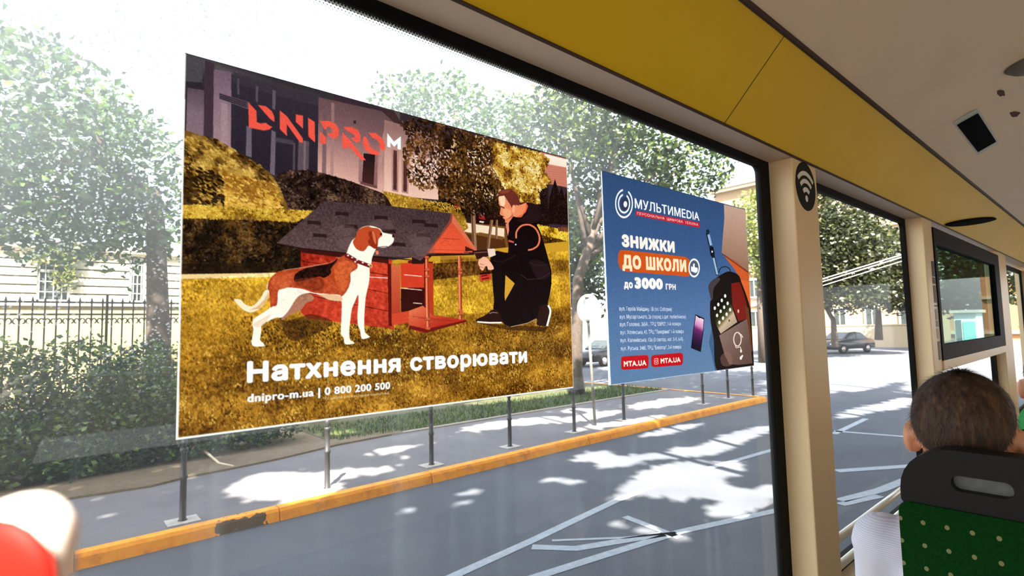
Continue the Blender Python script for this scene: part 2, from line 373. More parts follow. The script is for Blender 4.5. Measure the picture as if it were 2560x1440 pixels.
# ------------------------------------------------------------------ printed stickers on the pane: artwork rastered to vertex colours
RNG = np.random.default_rng(7)
def vnoise(h, w, cell, seed):
    r = np.random.default_rng(seed); gh, gw = int(h/cell[0])+3, int(w/cell[1])+3; g = r.random((gh, gw))
    y = np.arange(h)/cell[0]; x = np.arange(w)/cell[1]; yi = y.astype(int); xi = x.astype(int); fy = y-yi; fx = x-xi
    fy = (fy*fy*(3-2*fy))[:, None]; fx = (fx*fx*(3-2*fx))[None, :]
    a = g[yi][:, xi]; b_ = g[yi][:, xi+1]; c = g[yi+1][:, xi]; d = g[yi+1][:, xi+1]
    return (a*(1-fx)+b_*fx)*(1-fy)+(c*(1-fx)+d*fx)*fy
def fbm(h, w, cell, seed, oct=4, asp=1.0):
    s = np.zeros((h, w)); amp = 1.0; tot = 0
    for o in range(oct):
        cy = max(cell/2**o, 1.0); s += amp*vnoise(h, w, (cy, max(cy*asp, 1.0)), seed+o); tot += amp; amp *= 0.55
    return s/tot
def crom(P, n=6, closed=True):                                      # smooth closed outline through the points
    P = np.asarray(P, float); N = len(P); out = []
    for i in range(N):
        p0, p1, p2, p3 = P[(i-1) % N], P[i], P[(i+1) % N], P[(i+2) % N]
        for k in range(n):
            t = k/n; out.append(0.5*(2*p1+(p2-p0)*t+(2*p0-5*p1+4*p2-p3)*t*t+(3*p1-p0-3*p2+p3)*t**3))
    return np.array(out)
class Canvas:
    def __init__(s, x0, x1, z0, z1, W, ss=2):
        s.x0, s.x1, s.z0, s.z1 = x0, x1, z0, z1; s.W = W; s.H = int(round(W*(z1-z0)/(x1-x0))); s.ss = ss
        s.w, s.h = s.W*ss, s.H*ss; s.im = np.zeros((s.h, s.w, 3), np.float32); s.o = (0, 0); s.k = 1.0
    def frame(s, o=(0, 0), k=1.0): s.o, s.k = o, k; return s         # coordinates below are read in this crop of the photo
    def world(s, P):
        P = np.asarray(P, float).reshape(-1, 2)/s.k+np.array(s.o); D = Fv+np.outer((P[:, 0]-1280)/FPX, Rv)-np.outer((P[:, 1]-720)/FPX, Uv)
        t = -CAM[1]/D[:, 1]; return CAM[0]+D[:, 0]*t, CAM[2]+D[:, 2]*t
    def cv(s, P):
        X, Z = s.world(P); return np.stack([(X-s.x0)/(s.x1-s.x0)*s.w, (s.z1-Z)/(s.z1-s.z0)*s.h], 1)
    def mask(s, Q):
        x0 = max(int(Q[:, 0].min()), 0); x1 = min(int(Q[:, 0].max())+2, s.w); y0 = max(int(Q[:, 1].min()), 0); y1 = min(int(Q[:, 1].max())+2, s.h)
        if x1 <= x0 or y1 <= y0: return None
        ins = np.zeros((y1-y0, x1-x0), np.uint8); xs = np.arange(x0, x1)+0.5
        A = Q; B_ = np.roll(Q, -1, 0)
        for (ax, ay), (bx, by) in zip(A, B_):
            if ay == by: continue
            lo, hi = (ay, by) if ay < by else (by, ay)
            r0_ = max(int(math.ceil(lo-0.5)), y0); r1_ = min(int(math.ceil(hi-0.5)), y1)
            for r in range(r0_, r1_):
                xx = ax+(r+0.5-ay)/(by-ay)*(bx-ax); c = int(min(max(math.ceil(xx-0.5)-x0, 0), x1-x0))
                ins[r-y0, c:] ^= 1
        return (x0, x1, y0, y1, ins.astype(bool))
    def put(s, mk, col, alpha=1.0):
        if mk is None: return
        x0, x1, y0, y1, ins = mk; sub = s.im[y0:y1, x0:x1]
        if callable(col): c = col(x0, x1, y0, y1)
        else: c = np.array(col, np.float32)
        a = ins[..., None]*np.float32(alpha) if not isinstance(alpha, np.ndarray) else (ins*alpha)[..., None]
        s.im[y0:y1, x0:x1] = sub*(1-a)+c*a
    def poly(s, P, col, alpha=1.0, smooth=False):
        Q = s.cv(P); s.put(s.mask(crom(Q) if smooth else Q), col, alpha)
    def polyw(s, Q, col, alpha=1.0): s.put(s.mask(np.asarray(Q, float)), col, alpha)
    def stroke(s, P, wpx, col, alpha=1.0, smooth=False):
        P = np.asarray(P, float)
        if smooth:
            n = len(P); E_ = np.vstack([2*P[0]-P[1], P, 2*P[-1]-P[-2]]); out = []
            for i in range(n-1):
                p0, p1, p2, p3 = E_[i:i+4]
                for k in range(8):
                    t = k/8; out.append(0.5*(2*p1+(p2-p0)*t+(2*p0-5*p1+4*p2-p3)*t*t+(3*p1-p0-3*p2+p3)*t**3))
            P = np.array(out+[E_[-2]])
        T = np.gradient(P, axis=0); T /= np.linalg.norm(T, axis=1)[:, None]+1e-9; N = np.stack([-T[:, 1], T[:, 0]], 1)*wpx/2
        s.poly(np.vstack([P+N, (P-N)[::-1]]), col, alpha)
    def blob(s, cx, cy, a, b_, ang, col, alpha=1.0):                # small ellipse in canvas units
        e = max(a, b_)+1; x0 = max(int(cx-e), 0); x1 = min(int(cx+e)+2, s.w); y0 = max(int(cy-e), 0); y1 = min(int(cy+e)+2, s.h)
        if x1 <= x0 or y1 <= y0: return
        X = np.arange(x0, x1)[None, :]-cx; Y = np.arange(y0, y1)[:, None]-cy; ca_, sa = math.cos(ang), math.sin(ang)
        ins = ((X*ca_+Y*sa)/a)**2+((Y*ca_-X*sa)/b_)**2 <= 1
        sub = s.im[y0:y1, x0:x1]; al = ins[..., None]*np.float32(alpha); s.im[y0:y1, x0:x1] = sub*(1-al)+np.asarray(col, np.float32)*al
    def ell(s, c, r, col, alpha=1.0, n=40, r2=None, a0=0, a1=2*pi):  # ellipse / ring, radii given along the photo's x and y
        t = np.linspace(a0, a1, n); P = np.stack([c[0]+r[0]*np.cos(t), c[1]+r[1]*np.sin(t)], 1)
        if r2 is not None: P = np.vstack([P, np.stack([c[0]+r2[0]*np.cos(t), c[1]+r2[1]*np.sin(t)], 1)[::-1]])
        s.poly(P, col, alpha)
    def foliage(s, P, n, pal, size, seed, jit=26, dens=None, alpha=1.0, ang=None):  # scatter leaf dabs inside an outline
        Q = s.cv(P); mk = s.mask(Q)
        if mk is None: return
        x0, x1, y0, y1, ins = mk; r = np.random.default_rng(seed); nz = fbm(y1-y0, x1-x0, 60, seed, 3); ys, xs = np.nonzero(ins)
        idx = r.integers(0, len(xs), n); pal = np.asarray(pal, float)
        for i in idx:
            x, y = xs[i], ys[i]; v = nz[y, x]
            if dens is not None and r.random() > dens(x/(x1-x0), y/(y1-y0), v): continue
            c = pal[min(int((v-0.25)*2.0*len(pal)+r.normal(0, 0.7)), len(pal)-1)] if v > 0.25 else pal[0]
            sz = size*(0.5+r.random())*s.ss; a = r.random()*pi if ang is None else ang+r.normal(0, 0.35)
            s.blob(x+x0, y+y0, sz, sz*0.45, a, np.clip(c+r.normal(0, jit/2), 0, 255), alpha)
    def grain(s, P, amp, seed, cell=5, tint=(1, 1, 1)):
        mk = s.mask(s.cv(P))
        if mk is None: return
        x0, x1, y0, y1, ins = mk; n = (fbm(y1-y0, x1-x0, cell*s.ss, seed, 3)-0.5)*2*amp
        s.im[y0:y1, x0:x1] = np.clip(s.im[y0:y1, x0:x1]+(n*ins)[..., None]*np.asarray(tint), 0, 255)
    def text(s, body, L, R, top, col, bold=0.0, bodyref=None, alpha=1.0, shear=0.0):  # baseline start/end and the top of a capital at L
        cu = bpy.data.curves.new('t', 'FONT'); cu.body = body; cu.resolution_u = 4; cu.fill_mode = 'NONE'; cu.space_character = 1.0+bold*2.2
        o = bpy.data.objects.new('t', cu); COL.objects.link(o); bpy.context.view_layer.update(); me = o.to_mesh()
        V = np.array([v.co[:2] for v in me.vertices]); nx = {}
        for e_ in me.edges:
            i, j = e_.vertices; nx.setdefault(i, []).append(j); nx.setdefault(j, []).append(i)
        T = []; seen = set()                                          # glyph outlines, in drawing order
        for i in range(len(V)):
            if i in seen or i not in nx: continue
            loop = [i]; seen.add(i); cur = min(nx[i])
            while cur not in seen: loop.append(cur); seen.add(cur); n_ = [q for q in nx[cur] if q not in seen]; cur = n_[0] if n_ else i
            T.append(loop)
        o.to_mesh_clear()
        bpy.data.objects.remove(o); bpy.data.curves.remove(cu)
        q = s.cv([L, R, top]); bx = V[:, 0].min()-bold; ex_ = V[:, 0].max()+bold; cap = 0.728+bold*2
        sx = (q[1, 0]-q[0, 0])/(ex_-bx); sy = (q[0, 1]-q[2, 1])/cap; dy = (q[1, 1]-q[0, 1])
        W = np.stack([q[0, 0]+(V[:, 0]-bx)*sx, q[0, 1]-(V[:, 1]+bold)*sy+dy*(V[:, 0]-bx)/(ex_-bx)], 1)
        rx, ry = bold*sx, bold*sy; pad = int(max(rx, ry))+2
        x0 = max(int(W[:, 0].min())-pad, 0); x1 = min(int(W[:, 0].max())+pad+2, s.w); y0 = max(int(W[:, 1].min())-pad, 0); y1 = min(int(W[:, 1].max())+pad+2, s.h)
        wn_ = np.zeros((y1-y0, x1-x0), np.int16)                      # non-zero winding fill
        for lp in T:
            Q = W[lp]
            for (ax, ay), (bx_, by) in zip(Q, np.roll(Q, -1, 0)):
                if ay == by: continue
                dr = 1 if by > ay else -1; lo, hi = (ay, by) if ay < by else (by, ay)
                for r_ in range(max(int(math.ceil(lo-0.5)), y0), min(int(math.ceil(hi-0.5)), y1)):
                    xx = ax+(r_+0.5-ay)/(by-ay)*(bx_-ax); wn_[r_-y0, int(min(max(math.ceil(xx-0.5)-x0, 0), x1-x0)):] += dr
        A_ = wn_ != 0
        B2 = A_.copy()                                               # thicken the strokes
        for j in range(-pad, pad+1):
            for i in range(-pad, pad+1):
                if (i/(rx+0.3))**2+(j/(ry+0.3))**2 > 1 or (i == 0 and j == 0): continue
                src = A_[max(0, -j):A_.shape[0]-max(0, j), max(0, -i):A_.shape[1]-max(0, i)]
                B2[max(0, j):A_.shape[0]-max(0, -j), max(0, i):A_.shape[1]-max(0, -i)] |= src
        s.put((x0, x1, y0, y1, B2), col, alpha)
    def finish(s, name, y, material, root, sat=1.02, ctr=0.15):
        im = s.im.reshape(s.H, s.ss, s.W, s.ss, 3).mean((1, 3)); gn = np.random.default_rng(9).normal(0, 1, (s.H, s.W, 1))
        im = np.clip(im, 0, 255)/255; g = im.mean(2, keepdims=True); im = g+(im-g)*sat; im = im+ctr*(im-0.42)*(1-np.abs(2*np.clip(im, 0, 1)-1)**2*0.5)
        im = np.clip(im*255+gn*(2+7*(1-np.abs(2*g-1))), 0, 255); im = lin(im)
        X = np.linspace(s.x0, s.x1, s.W); Z = np.linspace(s.z1, s.z0, s.H); XX, ZZ = np.meshgrid(X, Z)
        co = np.stack([XX, np.full_like(XX, y), ZZ], -1).reshape(-1, 3).astype(np.float32)
        i = (np.arange(s.H-1)[:, None]*s.W+np.arange(s.W-1)[None, :]).ravel(); F = np.stack([i, i+s.W, i+s.W+1, i+1], 1).astype(np.int32)
        me = bpy.data.meshes.new(name); me.vertices.add(len(co)); me.vertices.foreach_set('co', co.ravel())
        me.loops.add(F.size); me.loops.foreach_set('vertex_index', F.ravel()); me.polygons.add(len(F))
        me.polygons.foreach_set('loop_start', (np.arange(len(F))*4).astype(np.int32)); me.update(calc_edges=True)
        at = me.color_attributes.new('print', 'FLOAT_COLOR', 'POINT'); rgba = np.ones((s.H*s.W, 4), np.float32); rgba[:, :3] = im.reshape(-1, 3)
        at.data.foreach_set('color', rgba.ravel()); me.materials.append(material)
        o = bpy.data.objects.new(name, me); COL.objects.link(o); o.parent = root; return o
def print_mat(name):
    k = NT(name); a = k.n('Attribute', attribute_name='print'); d = k.n('BsdfDiffuse'); t = k.n('BsdfTranslucent')
    k.l(a.outputs['Color'], d.inputs[0]); k.l(a.outputs['Color'], t.inputs[0])
    m = k.n('MixShader'); m.inputs[0].default_value = 0.86; k.l(d.outputs[0], m.inputs[1]); k.l(t.outputs[0], m.inputs[2])
    g = k.n('BsdfGlossy'); g.inputs['Roughness'].default_value = 0.25; m2 = k.n('MixShader'); m2.inputs[0].default_value = 0.015
    k.l(m.outputs[0], m2.inputs[1]); k.l(g.outputs[0], m2.inputs[2]); k.l(m2.outputs[0], k.out.inputs[0]); return k.m
printm = print_mat('translucent_print')
def grad(c, P0, P1, stops):                                          # colour gradient along a line of the artwork
    q = c.cv([P0, P1]); d = q[1]-q[0]; L2 = (d**2).sum(); ts = [t for t, _ in stops]; cs = np.array([k for _, k in stops], float)
    def f(x0, x1, y0, y1):
        X = np.arange(x0, x1)[None, :]; Y = np.arange(y0, y1)[:, None]; t = ((X-q[0, 0])*d[0]+(Y-q[0, 1])*d[1])/L2
        return np.stack([np.interp(t, ts, cs[:, i]) for i in range(3)], -1)
    return f

# ---- poster with the dog and the kneeling man
PX0, PX1, PZ0, PZ1 = 0.93*0.16415, 0.93*1.08144, 2.2-0.93*0.16338, 2.2+0.93*0.46643
C = Canvas(PX0, PX1, PZ0, PZ1, 1080)
C.polyw([(0, 0), (C.w, 0), (C.w, C.h), (0, C.h)], (62, 48, 55))
c3 = lambda: C.frame((440, 120), 3.789)
c4_ = lambda: C.frame((960, 280), 4.0)
c5 = lambda: C.frame((560, 480), 3.6)
c6 = lambda: C.frame((1040, 460), 3.6)
ph = lambda: C.frame()
# house, left part
c3()
C.poly([(60, 20), (1500, 420), (1500, 620), (60, 280)], grad(C, (600, 180), (560, 420), [(0, (60, 54, 56)), (0.35, (92, 84, 86)), (1, (56, 48, 54))]))
C.poly([(75, 60), (260, 110), (250, 330), (80, 320)], (80, 76, 78))
C.poly([(275, 120), (365, 150), (360, 900), (265, 880)], (70, 54, 62))
C.poly([(80, 320), (250, 330), (270, 400), (110, 385), (80, 860)], (52, 46, 50))
C.poly([(110, 380), (268, 405), (262, 870), (95, 850)], grad(C, (110, 380), (110, 860), [(0, (96, 78, 88)), (0.5, (128, 106, 114)), (1, (138, 112, 116))]))
C.poly([(360, 205), (525, 235), (525, 950), (352, 890)], grad(C, (360, 205), (360, 900), [(0, (118, 96, 108)), (0.4, (138, 112, 122)), (1, (158, 128, 130))]))
C.poly([(430, 520), (490, 540), (490, 930), (425, 905)], (166, 138, 140), 0.7)
C.poly([(525, 250), (1385, 480), (1360, 1200), (900, 1200), (520, 960)], grad(C, (525, 250), (525, 1100), [(0, (58, 50, 60)), (1, (46, 38, 48))]))
C.poly([(540, 230), (1390, 450), (1390, 560), (930, 450), (540, 330)], (66, 58, 66), 0.8)
for P, c in (([(580, 290), (600, 295), (600, 450), (580, 440)], (86, 78, 88)), ([(755, 360), (780, 365), (775, 520), (755, 510)], (92, 82, 92)),
             ([(915, 400), (945, 410), (940, 590), (912, 580)], (100, 90, 100)), ([(668, 740), (716, 760), (716, 1040), (662, 1020)], (112, 100, 112)),
             ([(905, 780), (945, 800), (935, 1210), (890, 1190)], (112, 98, 108)), ([(1110, 900), (1130, 905), (1125, 1170), (1105, 1165)], (88, 74, 82)),
             ([(1160, 870), (1260, 890), (1255, 1180), (1150, 1170)], (96, 80, 86)), ([(1210, 880), (1230, 885), (1225, 1180), (1205, 1175)], (122, 104, 108))):
    C.poly(P, c)
C.poly([(940, 850), (1110, 880), (1110, 920), (940, 890)], (78, 68, 76))
C.poly([(412, 430), (700, 520), (700, 590), (412, 485)], (98, 82, 92))
for dy in (0, 18, 36): C.poly([(412, 436+dy), (670, 520+dy), (670, 530+dy), (412, 446+dy)], (42, 36, 44))
C.poly([(1350, 470), (2120, 640), (2120, 1440), (1340, 1240)], grad(C, (1700, 560), (1640, 1330), [(0, (104, 78, 80)), (0.35, (132, 98, 98)), (0.7, (186, 140, 130)), (1, (224, 172, 156))]))
C.poly([(1395, 500), (1430, 505), (1420, 1210), (1380, 1205)], (112, 86, 90), 0.8); C.poly([(1470, 520), (1500, 525), (1490, 1215), (1460, 1210)], (160, 122, 118), 0.7)
C.poly([(1680, 690), (1705, 690), (1705, 720), (1680, 720)], (60, 40, 44))
C.poly([(1480, 420), (1900, 540), (2000, 640), (2120, 720), (2120, 590), (1500, 380)], (92, 80, 82))
C.poly([(1900, 560), (2060, 600), (2120, 690), (2120, 760)], (70, 48, 50))
C.poly([(1735, 960), (1765, 960), (1765, 1280), (1725, 1270)], (150, 114, 110))
C.poly([(1775, 1000), (1890, 1010), (1885, 1310), (1760, 1280)], grad(C, (1775, 1000), (1775, 1310), [(0, (40, 26, 28)), (1, (78, 44, 42))]))
C.poly([(1885, 1000), (1910, 1005), (1905, 1320), (1870, 1310)], (140, 100, 96)); C.poly([(1745, 1265), (1905, 1310), (1905, 1335), (1740, 1290)], (108, 74, 70))
C.poly([(1985, 700), (2040, 700), (1970, 980), (1910, 1280), (1930, 950)], (176, 138, 132), 0.8)
# house, right part
c4_()
C.poly([(0, 80), (545, 240), (545, 880), (0, 830)], grad(C, (200, 200), (180, 820), [(0, (150, 112, 106)), (0.5, (206, 158, 144)), (1, (234, 188, 166))]))
for x, y0, y1 in ((85, 385, 785), (185, 490, 800)):
    C.poly([(x-10, y0-12), (x+60, y0), (x+55, y1+20), (x-10, y1+5)], (176, 130, 118)); C.poly([(x+8, y0), (x+42, y0+5), (x+40, y1), (x+6, y1-8)], (74, 40, 38)); C.poly([(x+20, y0), (x+26, y0), (x+26, y1), (x+20, y1)], (110, 70, 66))
C.poly([(540, 200), (1640, 430), (1640, 1200), (540, 1130)], (48, 30, 26))
C.foliage([(540, 300), (1250, 420), (1250, 1050), (540, 1050)], 2600, [(30, 20, 14), (50, 34, 20), (70, 48, 26)], 3.2, 31)
C.poly([(1560, 400), (1830, 470), (1840, 760), (1560, 700)], (196, 124, 104))
C.poly([(1600, 420), (1832, 480), (1832, 560), (1620, 520)], grad(C, (1640, 440), (1640, 560), [(0, (250, 226, 206)), (1, (236, 200, 178))]))
for k in range(9): C.stroke([(1600, 545+k*22), (1838, 575+k*22)], 3, (158, 92, 76), 0.7)
for k in range(14): C.stroke([(1610+k*17, 545), (1610+k*17, 740)], 2, (170, 102, 86), 0.4)
# car behind the hedge
C.poly([(600, 870), (680, 855), (780, 890), (845, 950), (860, 1010), (620, 1000)], (26, 14, 14)); C.stroke([(610, 865), (690, 862), (770, 895), (840, 955)], 9, (190, 168, 168), smooth=True); C.poly([(700, 930), (760, 940), (765, 970), (710, 965)], (150, 40, 34))
C.poly([(900, 980), (1180, 1020), (1190, 1110), (900, 1130)], (40, 16, 14)); C.poly([(925, 990), (1000, 1020), (1010, 1080), (950, 1070)], (150, 40, 40)); C.poly([(930, 985), (1000, 1015), (990, 1050), (925, 1010)], (226, 190, 180))
C.poly([(950, 1090), (1000, 1095), (990, 1112), (950, 1105)], (225, 200, 190))
# ground band, path, hedges on the right
C.poly([(770, 1100), (1250, 1150), (1880, 1300), (1880, 1440), (760, 1440)], (118, 78, 34))
C.poly([(820, 1110), (1200, 1165), (1200, 1260), (780, 1195)], (238, 208, 178)); C.poly([(1590, 1310), (1850, 1385), (1850, 1420), (1600, 1360)], (228, 196, 160)); C.poly([(800, 1215), (1200, 1270), (1230, 1420), (820, 1440)], (84, 50, 26))
C.poly([(860, 1220), (960, 1205), (1200, 1250), (1180, 1280)], (120, 84, 40))
C.foliage([(1530, 1130), (1850, 1190), (1850, 1350), (1560, 1280)], 1500, [(120, 78, 20), (176, 130, 30), (214, 168, 46), (232, 190, 70)], 3.0, 41)
C.foliage([(1560, 1230), (1850, 1300), (1850, 1365), (1570, 1310)], 700, [(60, 34, 14), (92, 58, 20)], 3.0, 42)
C.foliage([(1730, 1150), (1840, 1150), (1850, 1200), (1740, 1190)], 160, [(120, 70, 44), (90, 52, 36)], 3.0, 46)
for x0, tx, ty, w in ((1540, 1590, 740, 80), (1610, 1705, 670, 100), (1700, 1770, 745, 90), (1770, 1840, 700, 80)):
    P = [(tx, ty), (tx+w*0.6, ty+200), (tx+w*0.75, 1130), (tx-w*0.75, 1120), (tx-w*0.55, ty+200)]
    C.poly(P, (30, 16, 16)); C.foliage(P, 350, [(24, 12, 14), (44, 26, 22)], 2.5, 43+int(x0))
# tree over the path
dk = [(40, 24, 14), (60, 38, 20), (84, 54, 26), (120, 80, 40)]
gd = [(90, 56, 20), (140, 96, 34), (182, 134, 46), (212, 168, 72), (238, 206, 140)]
TP = [(150, 110), (330, 60), (600, 130), (950, 240), (1250, 320), (1560, 410), (1650, 480), (1600, 600), (1680, 700), (1540, 800), (1560, 920), (1330, 900), (1180, 1000), (900, 1010), (740, 930), (560, 860), (520, 760), (380, 790), (260, 720), (220, 560), (180, 380), (240, 250)]
C.foliage(TP, 5200, dk, 4.2, 51, dens=lambda x, y, v: 0.95 if x < 0.7 else 0.3)
C.foliage([(700, 170), (1250, 300), (1250, 900), (900, 980), (600, 800)], 1600, [(60, 38, 20), (110, 74, 32), (150, 108, 52), (220, 180, 140)], 3.4, 52, dens=lambda x, y, v: 0.6)
C.foliage([(1080, 300), (1560, 410), (1650, 480), (1600, 600), (1680, 700), (1540, 800), (1560, 920), (1330, 900), (1200, 760), (1090, 560)], 3800, gd, 3.8, 53)
C.foliage([(820, 380), (1050, 420), (1050, 640), (850, 640)], 60, [(236, 206, 190)], 2.6, 54); C.foliage([(480, 330), (700, 380), (680, 640), (480, 620)], 60, [(222, 180, 170)], 3.0, 55)
C.foliage([(230, 430), (520, 480), (520, 760), (260, 700)], 90, [(236, 196, 180)], 3.6, 56)
for P, w in (([(885, 960), (895, 1200), (905, 1400)], 44), ([(1075, 1080), (1050, 1250), (1035, 1400)], 30), ([(1125, 1080), (1120, 1270)], 22)):
    C.stroke(P, w, (150, 112, 84)); C.stroke([(p[0]-w*0.25, p[1]) for p in P], w*0.35, (96, 66, 46))
C.foliage([(780, 800), (1180, 850), (1150, 1060), (820, 1030)], 500, [(30, 18, 12), (58, 36, 18)], 3.4, 57)
# shrubs and hedges on the left
ph()
C.poly([(958, 478), (1060, 500), (1120, 520), (1160, 540), (1170, 570), (1130, 600), (960, 540)], (150, 110, 40))
C.foliage([(955, 478), (1060, 500), (1120, 508), (1150, 520), (1168, 560), (1160, 575), (1120, 545), (960, 520)], 1100, [(130, 92, 30), (176, 134, 50), (206, 164, 66)], 2.4, 61)
C.foliage([(1050, 512), (1120, 505), (1125, 530), (1060, 530)], 90, [(44, 28, 14)], 2.2, 62)
P = [(690, 450), (720, 428), (780, 428), (830, 440), (870, 452), (920, 470), (965, 492), (960, 540), (700, 540)]
C.poly(P, (44, 28, 26), smooth=True); C.foliage(P, 2200, [(26, 14, 14), (54, 36, 30), (84, 62, 50), (104, 78, 60)], 3.0, 63)
P = [(450, 345), (500, 340), (540, 350), (590, 378), (640, 408), (680, 440), (705, 485), (712, 530), (600, 560), (450, 560)]
C.poly(P, (118, 84, 38), smooth=True)
C.foliage(P, 4200, [(66, 44, 20), (104, 74, 32), (146, 110, 48), (178, 140, 66), (206, 164, 84)], 4.0, 64, ang=0.5)
C.foliage([(560, 430), (690, 460), (705, 525), (560, 520)], 900, [(150, 104, 40), (206, 156, 66), (228, 180, 90)], 3.6, 65, ang=0.3)
C.foliage([(455, 400), (560, 440), (560, 520), (455, 520)], 500, [(48, 32, 16), (70, 46, 20)], 4.0, 66, ang=0.5, dens=lambda x, y, v: 0.5)
P = [(445, 520), (620, 525), (780, 530), (780, 690), (440, 690)]
C.poly(P, (50, 34, 20)); C.foliage(P, 5200, [(22, 14, 8), (44, 28, 14), (70, 48, 24), (100, 72, 36)], 3.2, 67)
C.foliage([(445, 512), (620, 520), (700, 524), (790, 528), (740, 555), (620, 548), (445, 545)], 1900, [(130, 94, 32), (186, 144, 52), (214, 172, 72)], 2.8, 68)
C.poly([(440, 660), (760, 655), (760, 700), (440, 705)], (34, 22, 12), 0.6)
# lawn
P = [(430, 690), (1450, 640), (1450, 1000), (430, 1120)]
C.poly([(430, 688), (760, 680), (1060, 640), (1450, 600), (1450, 1000), (430, 1120)], grad(C, (800, 690), (830, 1040), [(0, (196, 148, 48)), (0.25, (172, 124, 38)), (0.5, (138, 96, 28)), (0.75, (120, 82, 26)), (1, (150, 104, 34))]))
C.poly([(440, 686), (700, 682), (700, 692), (440, 698)], (236, 198, 140))
C.poly([(1100, 640), (1250, 645), (1420, 650), (1420, 690), (1100, 720)], (150, 106, 40), 0.7)
C.poly([(1060, 660), (1230, 650), (1230, 700), (1060, 720)], (84, 50, 24), 0.8)
C.poly([(1080, 700), (1260, 680), (1400, 690), (1400, 770), (1080, 790)], (206, 158, 50), 0.75)
def lawnfx(x0, x1, y0, y1):
    return None
mk = C.mask(C.cv([(430, 700), (1450, 625), (1450, 1000), (430, 1120)])); x0, x1, y0, y1, ins = mk
n = (fbm(y1-y0, x1-x0, 110, 5, 5, 1.9)-0.5)*190+(fbm(y1-y0, x1-x0, 10, 15, 3, 0.8)-0.5)*130
C.im[y0:y1, x0:x1] = np.clip(C.im[y0:y1, x0:x1]+(n*ins)[..., None]*np.array([1.0, 0.8, 0.35]), 8, 255)
C.foliage([(440, 700), (1440, 650), (1440, 985), (440, 1100)], 9000, [(54, 34, 8), (96, 78, 22), (124, 104, 32), (160, 122, 40)], 1.7, 79, ang=1.35, alpha=0.5)
C.foliage([(440, 860), (1440, 780), (1440, 985), (440, 1100)], 9000, [(70, 42, 10), (104, 68, 18), (150, 106, 34), (190, 142, 56), (222, 176, 84)], 2.3, 71, ang=1.3, alpha=0.75)
C.foliage([(440, 700), (620, 700), (640, 860), (440, 880)], 1500, [(120, 84, 22), (170, 124, 40), (206, 160, 62)], 1.8, 72, ang=1.3, alpha=0.7)
C.foliage([(600, 790), (1000, 820), (1000, 860), (620, 880)], 900, [(50, 30, 10), (84, 54, 16)], 2.4, 73, ang=1.3, alpha=0.8)
C.foliage([(1180, 810), (1400, 800), (1400, 880), (1200, 880)], 700, [(46, 26, 12), (80, 50, 18), (140, 100, 50)], 2.2, 74, alpha=0.8)
# kennel
C.poly([(752, 620), (980, 650), (985, 822), (770, 796), (752, 782)], grad(C, (755, 640), (975, 820), [(0, (150, 44, 30)), (0.5, (196, 70, 46)), (1, (178, 58, 40))]))
for a_, b_ in (((752, 652), (978, 690)), ((752, 688), (978, 735)), ((755, 735), (980, 780))): C.stroke([a_, b_], 2.2, (110, 26, 20))
C.grain([(752, 620), (980, 650), (985, 822), (770, 796)], 42, 81, 7, (1, 0.6, 0.4))
c6()
C.poly([(-75, 690), (80, 700), (150, 700), (158, 1190), (60, 1200), (-75, 1200)], (96, 22, 18))
c5()
C.poly([(1590, 640), (1800, 640), (1800, 860), (1590, 860)], (200, 66, 42)); C.poly([(1590, 870), (1800, 870), (1800, 1070), (1590, 1080)], (58, 16, 14))
for a_, b_ in (((1620, 745), (1780, 760)), ((1590, 865), (1780, 883)), ((1700, 998), (1780, 1005)), ((1305, 765), (1480, 775))): C.stroke([a_, b_], 7, (236, 200, 180))
C.poly([(1500, 655), (1585, 660), (1585, 1085), (1505, 1100)], grad(C, (1500, 655), (1505, 1100), [(0, (204, 104, 70)), (1, (172, 64, 44))]))
C.poly([(1470, 640), (1502, 650), (1508, 1210), (1480, 1200)], (92, 22, 18)); C.poly([(1505, 1100), (1800, 1040), (1800, 1150), (1510, 1200)], (200, 74, 48))
c6()
C.poly([(75, 712), (150, 712), (158, 1200), (85, 1190)], (178, 62, 36)); C.poly([(75, 712), (100, 712), (105, 1190), (85, 1190)], (110, 30, 20))
C.poly([(-65, 1140), (60, 1095), (150, 1180), (450, 1222), (450, 1240), (90, 1338), (0, 1325), (-70, 1290)], grad(C, (0, 1120), (100, 1330), [(0, (214, 110, 76)), (1, (176, 54, 36))]))
C.poly([(90, 1338), (450, 1240), (450, 1222), (90, 1305), (-60, 1270), (-70, 1300)], (110, 26, 22))
for k in range(3): C.stroke([(-40+k*60, 1190+k*16), (300+k*50, 1225+k*5)], 4, (150, 50, 36))
C.poly([(-40, 640), (100, 640), (130, 620), (520, 600), (520, 640), (140, 650), (60, 720), (-40, 720)], (52, 26, 24))
C.poly([(320, 300), (345, 330), (540, 600), (470, 625), (108, 622)], grad(C, (320, 310), (260, 620), [(0, (204, 84, 54)), (1, (226, 92, 60))]))
C.stroke([(230, 490), (390, 500)], 4, (120, 36, 26)); C.stroke([(215, 540), (260, 510), (300, 520), (270, 545), (320, 550)], 3, (150, 52, 36)); C.stroke([(140, 590), (440, 600)], 3, (160, 52, 36)); C.poly([(440, 560), (530, 600), (440, 608)], (70, 30, 26))
C.poly([(298, 300), (328, 268), (345, 300), (545, 595), (522, 606), (318, 340)], (206, 110, 80)); C.poly([(328, 268), (312, 262), (300, 300), (120, 520), (40, 690), (108, 620), (318, 345)], (132, 70, 54))
c5()
R_ = [(900, 85), (1420, 118), (2040, 192), (2025, 260), (1930, 400), (1765, 620), (1700, 590), (1340, 575), (1090, 548), (700, 505), (470, 462)]
C.poly(R_, grad(C, (1200, 100), (1200, 600), [(0, (72, 54, 56)), (1, (98, 76, 74))])); C.grain(R_, 22, 85, 3)
